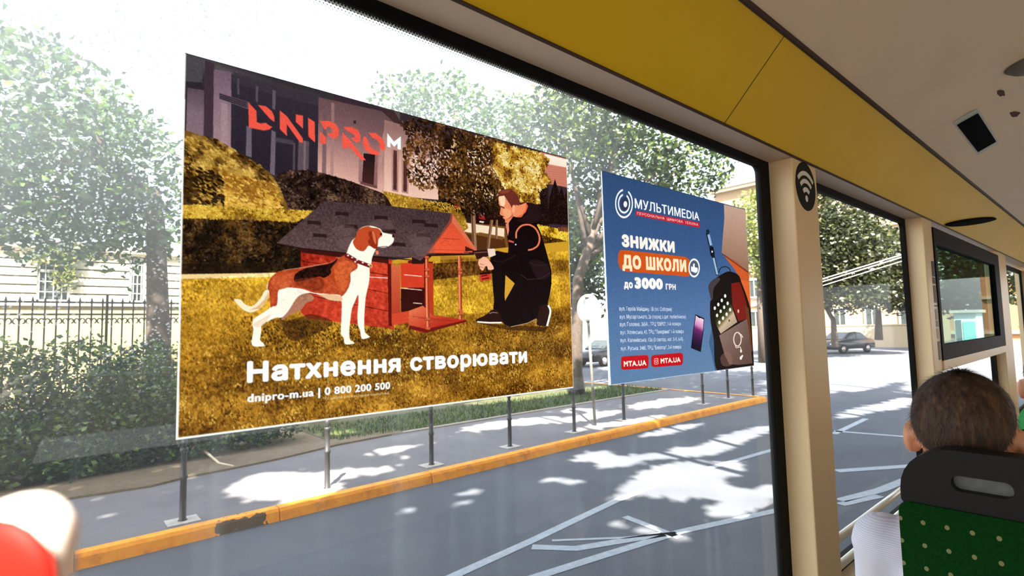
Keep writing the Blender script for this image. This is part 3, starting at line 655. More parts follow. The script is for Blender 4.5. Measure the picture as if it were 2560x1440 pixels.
for (x, y) in ((1030, 195), (1380, 230), (1720, 265), (780, 275), (1110, 308), (1450, 350), (1830, 300), (830, 390), (1760, 385), (1540, 470)):
    C.poly([(x-30, y-18), (x+90, y-10), (x+95, y+25), (x+20, y+15), (x-30, y+18)], (44, 26, 28), 0.85)
for (x, y) in ((960, 330), (1300, 280), (1640, 400), (1680, 500), (1000, 440), (1250, 420)):
    C.poly([(x, y), (x+120, y-40), (x+210, y-20), (x+220, y+60), (x+60, y+80)], (118, 96, 92), 0.35)
C.stroke([(470, 464), (700, 508), (1090, 550), (1340, 578), (1765, 622)], 9, (40, 22, 22)); C.poly([(690, 505), (1090, 550), (1480, 590), (1480, 645), (700, 545)], (40, 16, 16), 0.8)
c6()
for P in ([(95, 650), (97, 860), (100, 1100), (108, 1310)], [(390, 650), (393, 860), (398, 1220)]):
    x = P[0][0]; C.stroke(P, 30, (196, 92, 60)); C.stroke([(p[0]-7, p[1]) for p in P], 8, (238, 150, 112)); C.stroke([(p[0]+11, p[1]) for p in P], 7, (120, 44, 30))
for (x, y) in ((95, 660), (97, 770), (98, 830), (103, 1215), (106, 1300), (392, 770), (396, 800), (398, 1140), (402, 1165)):
    C.ell((x, y), (20, 13), (200, 98, 66)); C.stroke([(x-20, y+13), (x+20, y+13)], 4, (100, 34, 24))
# dog
c5()
C.poly([(520, 1130), (560, 1160), (700, 1120), (800, 1100), (980, 1180), (700, 1330), (560, 1300)], (50, 28, 12), 0.55, True)
C.poly([(610, 1020), (680, 930), (760, 915), (800, 935), (800, 975), (740, 1000), (690, 1060), (600, 1100), (535, 1150), (520, 1130)], (168, 116, 92), smooth=True)
W_ = (252, 236, 214)
C.poly([(1520, 395), (1505, 382), (1430, 365), (1405, 335), (1350, 312), (1290, 305), (1230, 325), (1195, 365), (1185, 405), (1150, 440), (1120, 500), (1095, 560), (1040, 590), (960, 632), (850, 655), (700, 680), (560, 700), (480, 722), (440, 750), (405, 800), (385, 850), (395, 890), (410, 930), (420, 1000), (420, 1035), (330, 1100), (270, 1140), (255, 1190), (265, 1240), (255, 1300), (250, 1370), (290, 1390), (360, 1385), (355, 1360), (325, 1330), (335, 1260), (340, 1200), (400, 1160), (470, 1130), (520, 1128), (570, 1080), (610, 1020), (640, 970), (680, 930), (760, 908), (800, 912), (870, 928), (920, 960), (1000, 980), (1055, 985), (1058, 1050), (1055, 1150), (1050, 1270), (1075, 1310), (1090, 1368), (1170, 1362), (1160, 1345), (1135, 1330), (1125, 1270), (1135, 1150), (1150, 1050), (1175, 990), (1205, 925), (1208, 1000), (1200, 1100), (1205, 1200), (1225, 1250), (1240, 1320), (1310, 1305), (1290, 1285), (1265, 1250), (1260, 1150), (1265, 1050), (1275, 940), (1300, 830), (1310, 740), (1308, 690), (1322, 650), (1332, 590), (1360, 525), (1380, 500), (1440, 500), (1480, 488), (1515, 460), (1527, 430)], W_, smooth=True)
C.poly([(1090, 572), (1180, 620), (1200, 645), (1195, 690), (1140, 730), (1138, 800), (1110, 880), (1062, 938), (1030, 925), (900, 915), (800, 905), (700, 872), (560, 860), (490, 890), (478, 1010), (440, 1030), (418, 1032), (412, 940), (392, 870), (405, 800), (440, 752), (480, 722), (560, 702), (700, 682), (850, 657), (960, 633), (1040, 592)], (176, 76, 42), smooth=True)
C.poly([(1000, 660), (1100, 620), (1180, 660), (1130, 740), (1100, 860), (1050, 900), (1000, 800)], (206, 104, 58), 0.6, True); C.poly([(420, 800), (520, 740), (640, 740), (600, 840), (480, 880)], (196, 96, 58), 0.7, True)
C.poly([(955, 642), (1022, 600), (1000, 640), (962, 690), (960, 735), (900, 772), (850, 762), (700, 800), (635, 802), (640, 742), (720, 692), (850, 662)], (40, 18, 14), smooth=True)
C.poly([(640, 790), (860, 770), (900, 830), (850, 890), (700, 860)], (120, 50, 30), 0.6, True)
C.grain([(380, 600), (1200, 580), (1200, 900), (400, 1030)], 34, 87, 5, (1, 0.7, 0.5))
C.poly([(1195, 365), (1230, 328), (1290, 308), (1340, 315), (1400, 340), (1422, 390), (1390, 425), (1378, 500), (1345, 505), (1300, 485), (1272, 520), (1240, 535), (1190, 512), (1160, 462), (1166, 430), (1185, 405)], (184, 78, 44), smooth=True)
C.poly([(1300, 312), (1345, 310), (1370, 325), (1330, 322)], W_)
C.poly([(1300, 365), (1345, 352), (1368, 400), (1378, 450), (1380, 505), (1350, 510), (1312, 478), (1292, 440), (1310, 420)], (142, 50, 30), smooth=True)
C.poly([(1330, 360), (1350, 360), (1366, 420), (1366, 470), (1345, 440)], (206, 110, 72), smooth=True)
C.ell((1412, 380), (10, 12), (40, 16, 14)); C.ell((1520, 397), (10, 14), (60, 30, 28)); C.stroke([(1380, 498), (1430, 492), (1470, 490)], 6, (110, 50, 40)); C.poly([(1358, 530), (1385, 528), (1392, 555), (1372, 570)], (224, 120, 92))
C.poly([(1080, 560), (1110, 552), (1210, 612), (1326, 655), (1325, 682), (1300, 680), (1180, 636), (1085, 582)], (112, 30, 34))
for x, y in ((1115, 572), (1152, 590), (1196, 612), (1248, 636), (1180, 628), (1300, 655)): C.ell((x, y), (9, 7), (250, 220, 190), n=10)
C.ell((1320, 665), (14, 17), (230, 180, 120), n=14, r2=(7, 9))
C.poly([(402, 885), (365, 890), (335, 945), (295, 995), (245, 1028), (190, 1008), (150, 970), (92, 966), (130, 1020), (190, 1070), (250, 1082), (320, 1052), (372, 992), (405, 935)], (248, 222, 184), smooth=True); C.poly([(320, 1052), (372, 992), (405, 935), (400, 900), (360, 970), (300, 1030), (230, 1062)], (206, 150, 106), 0.7)
C.poly([(260, 1190), (340, 1140), (420, 1100), (380, 1170), (330, 1210), (290, 1215)], (226, 190, 160), 0.6, True); C.poly([(560, 890), (620, 880), (640, 960), (560, 1070), (520, 1100)], (252, 232, 208), 0.8, True)
C.poly([(850, 925), (930, 960), (1050, 985), (1055, 940), (960, 920)], (222, 166, 120), 0.8, True)
# man
c6()
C.poly([(540, 1250), (1180, 1290), (1150, 1330), (800, 1310)], (60, 34, 14), 0.7)
K_ = (24, 14, 16)
C.poly([(870, 295), (930, 300), (985, 260), (1005, 200), (995, 165), (1050, 178), (1105, 220), (1130, 280), (1122, 335), (1085, 370), (1115, 430), (1150, 540), (1190, 680), (1215, 780), (1216, 900), (1200, 1000), (1180, 1080), (1165, 1160), (1100, 1240), (1080, 1210), (1000, 1250), (850, 1285), (790, 1262), (760, 1212), (740, 1150), (690, 1122), (700, 1050), (690, 950), (680, 780), (692, 760), (668, 690), (664, 655), (720, 600), (790, 615), (825, 620), (830, 560), (815, 470), (803, 400), (830, 340)], K_)
C.poly([(802, 820), (885, 895), (850, 960), (798, 1052), (794, 1000)], (204, 152, 56))
C.poly([(1020, 700), (1120, 690), (1190, 740), (1200, 830), (1100, 860)], (52, 34, 36), 0.6, True); C.stroke([(940, 815), (1000, 860), (1120, 850), (1200, 800)], 7, (64, 46, 50)); C.stroke([(1010, 705), (1080, 735), (1190, 725)], 5, (58, 40, 44)); C.stroke([(690, 690), (780, 700), (900, 640)], 7, (48, 30, 32))
C.poly([(990, 170), (1050, 185), (1110, 240), (1118, 320), (1060, 350), (960, 345), (900, 330), (960, 300), (1000, 250)], (44, 26, 28), 0.9, True)
C.poly([(736, 120), (742, 180), (760, 218), (750, 272), (766, 286), (786, 288), (778, 306), (798, 322), (800, 348), (828, 356), (858, 312), (872, 292), (900, 300), (945, 300), (985, 250), (996, 200), (988, 168), (935, 190), (900, 150), (830, 125), (790, 90), (745, 105)], (228, 136, 98))
C.poly([(745, 110), (790, 105), (800, 160), (790, 200), (760, 190)], (252, 206, 168), 0.9, True); C.poly([(780, 220), (850, 240), (840, 300), (800, 310), (785, 285)], (236, 160, 118), 0.9, True); C.poly([(800, 330), (860, 300), (870, 270), (840, 300)], (196, 90, 66), 0.9, True)
C.poly([(734, 122), (740, 78), (780, 50), (850, 44), (900, 88), (930, 150), (928, 195), (895, 190), (882, 215), (858, 215), (846, 190), (820, 150), (792, 106), (752, 112)], (108, 50, 40)); C.poly([(745, 80), (790, 55), (850, 50), (830, 80), (770, 90)], (150, 80, 62), 0.6)
C.poly([(868, 195), (888, 195), (885, 250), (868, 262), (860, 230)], (240, 160, 122), smooth=True)
C.stroke([(750, 205), (775, 208), (792, 222)], 9, (70, 26, 22)); C.stroke([(776, 290), (800, 296)], 5, (150, 50, 44))
C.poly([(985, 165), (1005, 200), (985, 255), (935, 302), (905, 300), (960, 270), (984, 225)], (226, 92, 66)); C.poly([(803, 362), (830, 345), (835, 420), (822, 470)], (226, 130, 110))
C.stroke([(898, 490), (902, 430), (945, 378), (1015, 368), (1075, 405), (1108, 480), (1096, 548), (1052, 584), (1005, 596)], 15, (224, 122, 88), smooth=True)
C.poly([(830, 503), (880, 518), (875, 532), (828, 520)], (196, 90, 80)); C.ell((894, 546), (7, 7), (236, 226, 220), n=10)
C.poly([(640, 585), (705, 582), (715, 640), (665, 660), (640, 640)], (228, 200, 178)); C.stroke([(430, 616), (530, 622)], 7, (60, 44, 40)); C.poly([(500, 600), (640, 590), (650, 650), (545, 680), (530, 640)], (56, 28, 26)); C.stroke([(520, 620), (640, 612)], 6, (150, 100, 84))
C.poly([(556, 705), (575, 675), (610, 655), (650, 680), (692, 742), (692, 768), (650, 772), (622, 742), (602, 778), (582, 772), (566, 742)], (238, 172, 142), smooth=True); C.stroke([(572, 720), (606, 728)], 5, (170, 92, 74)); C.stroke([(566, 742), (600, 752)], 5, (170, 92, 74)); C.stroke([(630, 740), (640, 790)], 14, (40, 18, 18))
C.poly([(568, 808), (664, 796), (672, 858), (574, 876)], (196, 60, 50)); C.stroke([(585, 830), (640, 820)], 9, (60, 16, 14)); C.stroke([(590, 856), (655, 845)], 9, (60, 16, 14)); C.poly([(570, 800), (664, 790), (664, 808), (570, 818)], (44, 16, 16))
C.poly([(548, 1214), (600, 1190), (640, 1165), (690, 1128), (740, 1150), (768, 1214), (768, 1246), (552, 1240)], (48, 24, 20), smooth=True); C.stroke([(548, 1240), (660, 1248), (768, 1246)], 13, (248, 232, 216)); C.stroke([(655, 1165), (690, 1155), (735, 1160)], 5, (180, 140, 120))
C.poly([(1110, 1100), (1180, 1078), (1205, 1110), (1212, 1150), (1184, 1278), (1110, 1276), (1080, 1262)], (50, 26, 24)); C.stroke([(1186, 1090), (1206, 1140), (1196, 1200), (1176, 1278)], 17, (250, 238, 224), smooth=True)
C.stroke([(850, 1285), (1000, 1252), (1080, 1212)], 6, (180, 150, 120))
# lettering and logo
c3(); OR = (236, 92, 76)
for P in ([(686, 520), (762, 600), (764, 704), (800, 720), (850, 712), (880, 735), (912, 752), (885, 775), (830, 786), (760, 772), (690, 756)], [(778, 545), (850, 555), (905, 600), (930, 650), (932, 706), (885, 670), (832, 608)],
          [(982, 594), (1050, 650), (1200, 858), (1202, 902), (1172, 895), (1050, 725), (1050, 836), (984, 772)], [(1134, 632), (1202, 645), (1202, 768), (1134, 702)], [(1250, 664), (1313, 704), (1316, 898), (1254, 842)],
          [(1360, 694), (1450, 694), (1512, 722), (1542, 776), (1540, 832), (1500, 866), (1438, 830), (1440, 808), (1482, 808), (1482, 770), (1440, 744), (1412, 782)], [(1362, 792), (1422, 850), (1420, 914), (1362, 905)],
          [(1582, 748), (1660, 750), (1722, 780), (1748, 832), (1746, 882), (1712, 902), (1650, 856), (1692, 850), (1690, 828), (1640, 795), (1622, 792)], [(1574, 802), (1642, 870), (1798, 1066), (1750, 1062), (1632, 928), (1622, 956), (1574, 946)],
          [(1792, 838), (1772, 850), (1768, 905), (1790, 970), (1850, 1010), (1922, 1016), (1932, 990), (1882, 972), (1832, 930), (1820, 882)], [(1820, 804), (1892, 810), (1952, 860), (1982, 922), (1972, 982), (1922, 950), (1926, 910), (1900, 870), (1858, 852)]):
    C.poly(P, OR)
c4_(); C.poly([(30, 214), (98, 300), (165, 247), (166, 380), (133, 374), (133, 318), (98, 352), (62, 306), (62, 358), (30, 350)], (255, 250, 246))
ph(); WH = (255, 252, 246)
C.text('Натхнення створювати', (617, 957), (1317, 906), (619, 903), WH, 0.046)
C.text('dnipro-m.ua | 0 800 200 500', (618, 1006), (975, 972), (621, 983), WH, 0.036)
C.text('*Усі дзвінки в межах України безкоштовні', (807, 999), (971, 985), (807, 992), (236, 206, 160), 0.012)
# white sheet edge
C.polyw([(0, 0), (5, 0), (9, C.h), (0, C.h)], (244, 236, 226)); C.polyw([(0, C.h), (0, C.h-9), (C.w, C.h-9), (C.w, C.h)], (246, 238, 226)); C.polyw([(C.w, 0), (C.w-5, 0), (C.w-5, C.h), (C.w, C.h)], (226, 196, 170)); C.polyw([(0, 0), (C.w, 0), (C.w, 5), (0, 4)], (40, 34, 34))
po = thing('poster', 'large advert sticker of a dog, kennel and kneeling man on the window', 'poster', ((PX0+PX1)/2, -0.001, (PZ0+PZ1)/2))
cs = C.finish('printed_sheet', 0.0, printm, po); cs.location = (-(PX0+PX1)/2, 0, -(PZ0+PZ1)/2)

# ---- blue poster of the electronics shop
QX0, QX1, QZ0, QZ1 = 0.93*1.22756, 0.93*2.13052, 2.2-0.93*0.16978, 2.2+0.93*0.45747
C = Canvas(QX0, QX1, QZ0, QZ1, 820)
C.polyw([(0, 0), (C.w, 0), (C.w, C.h), (0, C.h)], grad(C.frame(), (1650, 460), (1690, 940), [(0, (50, 76, 112)), (0.35, (62, 90, 132)), (0.7, (88, 118, 158)), (1, (102, 130, 162))]))
d1 = lambda: C.frame((1480, 420), 4.8)
d2 = lambda: C.frame((1480, 700), 5.143)
d2()
C.poly([(1560, 520), (1500, 800), (1580, 1165), (1700, 1160), (1640, 700)], (40, 66, 104), 0.5)
d1()
C.poly([(1580, 440), (1840, 505), (1960, 540), (1960, 1270), (1870, 1240), (1740, 1130), (1552, 1020), (1560, 900), (1585, 600)], grad(C, (1700, 460), (1720, 1200), [(0, (196, 158, 140)), (0.5, (176, 138, 116)), (1, (150, 110, 86))]))
C.poly([(1560, 1030), (1740, 1135), (1870, 1243), (2000, 1290), (2000, 1800), (1830, 1500), (1760, 1300), (1680, 1180)], (206, 92, 44))
C.poly([(1552, 1020), (1870, 1240), (1870, 1262), (1560, 1040)], (84, 44, 26), 0.7)
d2()
C.poly([(1900, 0), (2080, 30), (2120, 400), (2070, 700), (2000, 420), (1950, 180)], (222, 104, 50))
C.poly([(1500, 60), (1560, 0), (1640, -60), (1760, -110), (1880, -60), (1920, 40), (1975, 180), (2030, 360), (2070, 600), (2110, 1110), (1900, 1130), (1610, 1168), (1560, 760), (1520, 520), (1515, 290), (1540, 240), (1500, 150)], (28, 20, 18), smooth=True)
C.poly([(1500, 60), (1600, -30), (1640, 0), (1560, 110), (1550, 240), (1520, 230)], (70, 62, 66), smooth=True)
C.poly([(1785, 45), (1895, 25), (1950, 180), (1990, 340), (1985, 500), (1880, 530), (1800, 330)], (122, 30, 22)); C.poly([(1960, 330), (2010, 360), (2060, 900), (2010, 1000), (1990, 560)], (108, 56, 30)); C.ell((1877, 400), (12, 24), (226, 170, 140), n=12)
C.poly([(1530, 300), (1700, 170), (1790, 330), (1862, 540), (1650, 690), (1600, 590)], grad(C, (1640, 300), (1740, 620), [(0, (16, 14, 12)), (0.35, (38, 42, 16)), (0.62, (120, 104, 66)), (0.75, (206, 178, 146)), (1, (190, 156, 132))]))
for x, y in ((1708, 205), (1665, 262), (1620, 315), (1575, 362), (1740, 300), (1695, 350), (1650, 402), (1604, 455), (1772, 382), (1727, 440), (1680, 490), (1634, 545)): C.ell((x, y), (15, 24), (244, 240, 224), n=12)
C.ell((1760, 520), (9, 14), (40, 30, 26), n=10)
C.poly([(1630, 712), (1800, 610), (1985, 500), (2012, 640), (2060, 1070), (1880, 1090), (1760, 1080), (1700, 960)], grad(C, (1700, 640), (1900, 1080), [(0, (138, 108, 98)), (1, (104, 76, 66))])); C.poly([(1650, 980), (1760, 920), (1800, 1080), (1680, 1100)], (150, 104, 92), 0.5, True)
t = np.linspace(0, 2*pi, 30); C.stroke(np.stack([1866+48*np.cos(t), 760+88*np.sin(t)], 1), 14, (240, 214, 194)); C.stroke([(1880, 690), (1915, 700), (1935, 740)], 11, (240, 214, 194)); C.stroke([(1840, 830), (1850, 870), (1900, 860), (1912, 900)], 10, (240, 214, 194), smooth=True); C.ell((1912, 910), (12, 24), (250, 236, 220)); C.poly([(1895, 990), (1930, 960), (1940, 970), (1915, 1025), (1898, 1020)], (250, 240, 226))
C.poly([(1325, 440), (1440, 492), (1432, 640), (1395, 925), (1268, 872), (1290, 690)], (24, 18, 34)); C.poly([(1332, 456), (1375, 490), (1392, 488), (1432, 506), (1424, 640), (1385, 880), (1280, 850), (1300, 690)], grad(C, (1380, 480), (1330, 860), [(0, (246, 214, 222)), (0.28, (214, 140, 186)), (0.42, (112, 44, 100)), (0.7, (62, 24, 72)), (1, (22, 14, 36))]))
d1()
C.stroke([(1378, 780), (1410, 920), (1440, 1000), (1470, 1130), (1500, 1290)], 34, (34, 40, 52)); C.stroke([(1395, 800), (1425, 930)], 28, (150, 180, 206)); C.stroke([(1455, 1080), (1500, 1280)], 22, (156, 184, 206)); C.poly([(1365, 745), (1395, 735), (1410, 770), (1390, 790), (1370, 780)], (30, 40, 56)); C.poly([(1405, 960), (1450, 945), (1470, 1040), (1440, 1075), (1420, 1050)], (20, 22, 28)); C.ell((1438, 1005), (9, 14), (226, 226, 226), n=10)
t = np.linspace(pi*0.95, pi*1.95, 14); C.stroke(np.stack([1590+70*np.cos(t), 1250+65*np.sin(t)], 1), 10, (22, 26, 38))
# logo rings
sc = 4.8
def ring_(ro, ri, a0, a1): C.ell((382, 430), (107*ro, 175*ro), (250, 248, 244), n=50, r2=(107*ri, 175*ri), a0=math.radians(a0), a1=math.radians(a1))
C.ell((390, 434), (50, 82), (52, 60, 84))
ring_(1.0, 0.87, -60, 262); ring_(0.68, 0.55, -62, 258); C.ell((398, 437), (22, 37), (240, 236, 238))
C.text('МУЛЬТИМЕDIA', (512, 484), (1286, 636), (512, 366), (250, 248, 244), 0.022)
C.poly([(522, 520), (535, 516), (1280, 656), (1294, 672), (1290, 715), (1276, 716), (530, 572), (520, 560)], (196, 32, 46)); C.text('ПЕРСОНАЛЬНА  ЦИФРОВА  ТЕХНІКА', (540, 562), (1272, 698), (540, 528), (246, 226, 224), 0.02)
C.text('ЗНИЖКИ', (356, 946), (992, 1020), (356, 794), (255, 236, 220), 0.075)
C.poly([(345, 982), (760, 1025), (1120, 1068), (1165, 1100), (1185, 1180), (1170, 1290), (1140, 1303), (740, 1270), (380, 1240), (330, 1200), (308, 1120), (315, 1020)], (206, 84, 28))
C.text('ДО ШКОЛИ', (362, 1206), (1132, 1252), (365, 1036), (255, 224, 180), 0.072)
C.ell((1222, 1200), (68, 113), (252, 250, 248)); C.ell((1222, 1200), (54, 92), (84, 92, 108)); C.poly([(1188, 1180), (1205, 1190), (1212, 1150), (1228, 1150), (1232, 1190), (1262, 1200), (1262, 1240), (1240, 1260), (1205, 1245), (1186, 1235)], (252, 250, 248), smooth=True)
C.frame()
C.text('до', (1559.5, 720), (1582, 721), (1559.5, 700), (255, 242, 232), 0.06); C.text('3000', (1586.5, 721.5), (1657, 724), (1587, 691.5), (255, 244, 232), 0.075); C.text('ГРН', (1664, 724), (1689, 725), (1664, 709), (255, 238, 230), 0.055)
for s_, l_, r_ in (('вул. Героїв Майдану, 1В (пл. Соборна)', (1548, 776.5), (1679, 777.5)), ('вул. Мусоргського, 2а (поряд з дит. поліклінікою)', (1549, 796.5), (1714, 796)), ('вул. Головна, 265А , ТРЦ "DEPO", 1-й поверх', (1549.5, 815.5), (1702, 813.5)),
                   ('вул. Хотинська, 43, ТРЦ "Панорама" 1-й поверх', (1550.5, 835.5), (1709, 832.5)), ('вул. Калинівська, 13а (3 сектор, кат. 3-К, 6-К)', (1551, 855.5), (1707, 851.5)), ('вул. Руська, 248Е, ТРЦ "Екватор", 2-й поверх', (1552, 876), (1703, 871))):
    C.text(s_, l_, r_, (l_[0], l_[1]-10.5), (246, 246, 250), 0.014)
d2()
C.poly([(372, 1010), (385, 985), (420, 978), (690, 964), (718, 972), (724, 1000), (722, 1100), (712, 1128), (690, 1134), (410, 1154), (380, 1145), (372, 1120)], (196, 20, 30)); C.text('MTA.UA', (406, 1112), (697, 1095), (406, 1038), (255, 238, 214), 0.05)
C.poly([(757, 990), (772, 970), (800, 964), (1130, 934), (1158, 945), (1166, 970), (1164, 1062), (1150, 1088), (1120, 1094), (800, 1118), (772, 1108), (757, 1085)], (196, 20, 30)); C.text('MTA.UA', (880, 1072), (1136, 1052), (880, 1003), (255, 230, 210), 0.05)
C.poly([(796, 1012), (804, 1004), (844, 1002), (850, 1010), (852, 1072), (844, 1082), (804, 1086), (796, 1078)], (250, 176, 166)); C.poly([(803, 1016), (810, 1012), (840, 1010), (844, 1016), (845, 1068), (840, 1075), (810, 1078), (804, 1072)], (190, 30, 40)); C.ell((824, 1045), (15, 21), (250, 190, 176), n=20, r2=(9, 13)); C.ell((837, 1020), (3, 4), (250, 190, 176), n=8)
C.polyw([(0, 0), (9, 0), (22, C.h), (0, C.h)], (250, 250, 248)); C.polyw([(0, C.h), (0, C.h-4), (C.w, C.h-3), (C.w, C.h)], (190, 206, 222)); C.polyw([(0, 0), (C.w, 0), (C.w, 3), (0, 4)], (36, 56, 88))
po2 = thing('poster', 'blue electronics shop advert sticker with backpack and phone, right of the dog poster', 'poster', ((QX0+QX1)/2, -0.001, (QZ0+QZ1)/2))
cs = C.finish('printed_sheet', 0.0, printm, po2, 1.0, 0.05); cs.location = (-(QX0+QX1)/2, 0, -(QZ0+QZ1)/2)

# ------------------------------------------------------------------ street: ground
def ground_mat(name, c1, c2, scale, fine, rough=0.9):
    k = NT(name); b = k.n('BsdfPrincipled'); f = k.tex(scale, 5, 0.6); g = k.tex(fine, 2, 0.6)
    m = k.math('ADD', k.math('MULTIPLY', f, 0.6), k.math('MULTIPLY', g, 0.4))
    k.l(k.ramp(m, [(0.32, tuple(lin(c1))), (0.68, tuple(lin(c2)))]), b.inputs['Base Color']); b.inputs['Roughness'].default_value = rough; b.inputs['Specular IOR Level'].default_value = 0.25
    bp = k.n('Bump'); bp.inputs['Strength'].default_value = 0.4; bp.inputs['Distance'].default_value = 0.01; k.l(g, bp.inputs['Height']); k.l(bp.outputs[0], b.inputs['Normal'])
    k.l(b.outputs[0], k.out.inputs[0]); return k.m
asph = ground_mat('road_asphalt', (76, 78, 86), (96, 98, 104), 0.7, 60)
walk = ground_mat('walk_asphalt', (98, 95, 98), (124, 120, 121), 0.9, 45)
soil = ground_mat('soil', (92, 78, 62), (128, 112, 92), 1.2, 14)
lawnm = ground_mat('lawn', (50, 54, 32), (84, 80, 52), 1.0, 12)
KX = 15.3
b = MB(); b.box((-30, -12, -0.2), (95, 60, 0)); struct(b.build('road', asph))
b = MB(); b.box((-30, 6.02, 0.001), (KX-0.1, 8.92, 0.125)); struct(b.build('sidewalk', walk))
b = MB(); b.box((-30, 8.92, 0.001), (KX, 9.04, 0.15)); struct(b.build('sidewalk_edging', mat('concrete_edging', (150, 140, 128), 0.9, var=0.15, bump=0.3)))
b = MB(); b.box((-30, 9.04, 0.001), (4.2, 30, 0.13))
b.prism([(x, y, 0.12) for x, y in ((-30, 9.3), (-30, 7.95), (-2, 8.05), (0.4, 8.2), (1.2, 8.1), (1.7, 8.28), (2.2, 8.32), (3.0, 8.45), (3.6, 8.62), (4.2, 8.8), (5.6, 8.95), (5.6, 9.3))], (0, 0, 0.036)); struct(b.build('planting_bed', soil))
b = MB(); b.box((4.2, 9.04, 0.001), (KX, 24, 0.135)); struct(b.build('park_lawn', lawnm))
# yellow kerb stones with open joints and a worn patch
k = NT('yellow_kerb'); bs = k.n('BsdfPrincipled'); bs.inputs['Roughness'].default_value = 0.75
yc = k.ramp(k.tex(6, 5, 0.65), [(0.28, tuple(lin((206, 118, 8)))), (0.5, tuple(lin((246, 152, 12)))), (0.75, tuple(lin((250, 172, 30))))])
co = k.n('TexCoord'); sp = k.n('SeparateXYZ'); k.l(co.outputs['Object'], sp.inputs[0])
nz = k.tex(5, 3, 0.6); xx = k.math('ADD', sp.outputs['X'], k.math('MULTIPLY', nz, 0.5))
zz = k.math('ADD', sp.outputs['Z'], k.math('MULTIPLY', k.tex(11, 3, 0.6), 0.09))
w = k.math('MULTIPLY', k.math('GREATER_THAN', xx, 1.78), k.math('LESS_THAN', xx, 2.28)); w = k.math('MULTIPLY', w, k.math('LESS_THAN', zz, 0.175))
mx = k.n('Mix', data_type='RGBA'); k.l(w, mx.inputs[0]); k.l(yc, mx.inputs[6]); mx.inputs[7].default_value = L4((88, 66, 44)); k.l(mx.outputs[2], bs.inputs['Base Color'])
bp = k.n('Bump'); bp.inputs['Strength'].default_value = 0.5; bp.inputs['Distance'].default_value = 0.01; k.l(k.tex(30), bp.inputs['Height']); k.l(bp.outputs[0], bs.inputs['Normal']); k.l(bs.outputs[0], k.out.inputs[0])
ykerb = k.m
def kerb_y(x): return 5.82+0.12*min(1, max(0, (x-1.5)/6.5))
cuts = [-30, -2.0, 0.3]+[pZ(x, y, 0.06)[0] for x, y in ((704, 1292), (1089, 1200), (1331, 1140), (1472, 1102))]
while cuts[-1] < KX-1.3: cuts.append(cuts[-1]+1.62)
cuts[-1] = KX
b = MB()
for xa, xb in zip(cuts[:-1], cuts[1:]):
    xa += 0.006; xb -= 0.006; ya, yb = kerb_y(xa), kerb_y(xb); j = 0.012*math.sin(xa*7)
    b.add([(xa, ya-0.02+j, 0), (xb, yb-0.02+j, 0), (xb, yb+j, 0.105), (xa, ya+j, 0.105), (xa, ya+0.025+j, 0.14), (xb, yb+0.025+j, 0.14), (xb, yb+0.16, 0.14), (xa, ya+0.16, 0.14), (xb, yb+0.24, 0.05), (xa, ya+0.24, 0.05)],
          [(0,1,2,3), (3,2,5,4), (4,5,6,7), (7,6,8,9), (9,8,1,0), (0,3,4,7,9), (1,8,6,5,2)])
b.add([(KX, 5.98, 0), (KX, 30, 0), (KX, 30, 0.14), (KX, 5.98, 0.14), (KX-0.15, 30, 0.14), (KX-0.15, 6.1, 0.14)], [(0,1,2,3), (3,2,4,5)])
struct(b.build('kerb', ykerb))
# painted road lines
lm = mat('road_paint', (158, 164, 172), 0.8, var=0.14, scale=14)
def line(px_, w):
    P = [Vector(pZ(x, y, 0.0)) for x, y in px_]; b = MB(); L_ = []; R2 = []
    for i, p in enumerate(P):
        t = (P[min(i+1, len(P)-1)]-P[max(i-1, 0)]).normalized(); n = Vector((-t.y, t.x, 0))*w/2
        L_.append(p+n+Vector((0, 0, 0.004))); R2.append(p-n+Vector((0, 0, 0.004)))
    b.strip(L_, R2); return struct(b.build('road_marking', lm))
line([(1060, 1474), (1140, 1438), (1330, 1352), (1540, 1252)], 0.11); line([(1540, 1252), (1700, 1192), (1948, 1120)], 0.11)
line([(1255, 1470), (1500, 1392), (1700, 1330), (1945, 1276)], 0.11)
line([(1330, 1368), (1440, 1372), (1560, 1352), (1660, 1336)], 0.12); line([(1380, 1352), (1560, 1345), (1690, 1332)], 0.05)
line([(1562, 1292), (1700, 1345)], 0.10)
line([(2085, 1085), (2165, 1047)], 0.12); line([(2085, 1078), (2290, 1094)], 0.13); line([(2090, 1178), (2296, 1164)], 0.16); line([(2100, 1252), (2200, 1226), (2290, 1190)], 0.14); line([(2100, 1262), (2200, 1240)], 0.12)

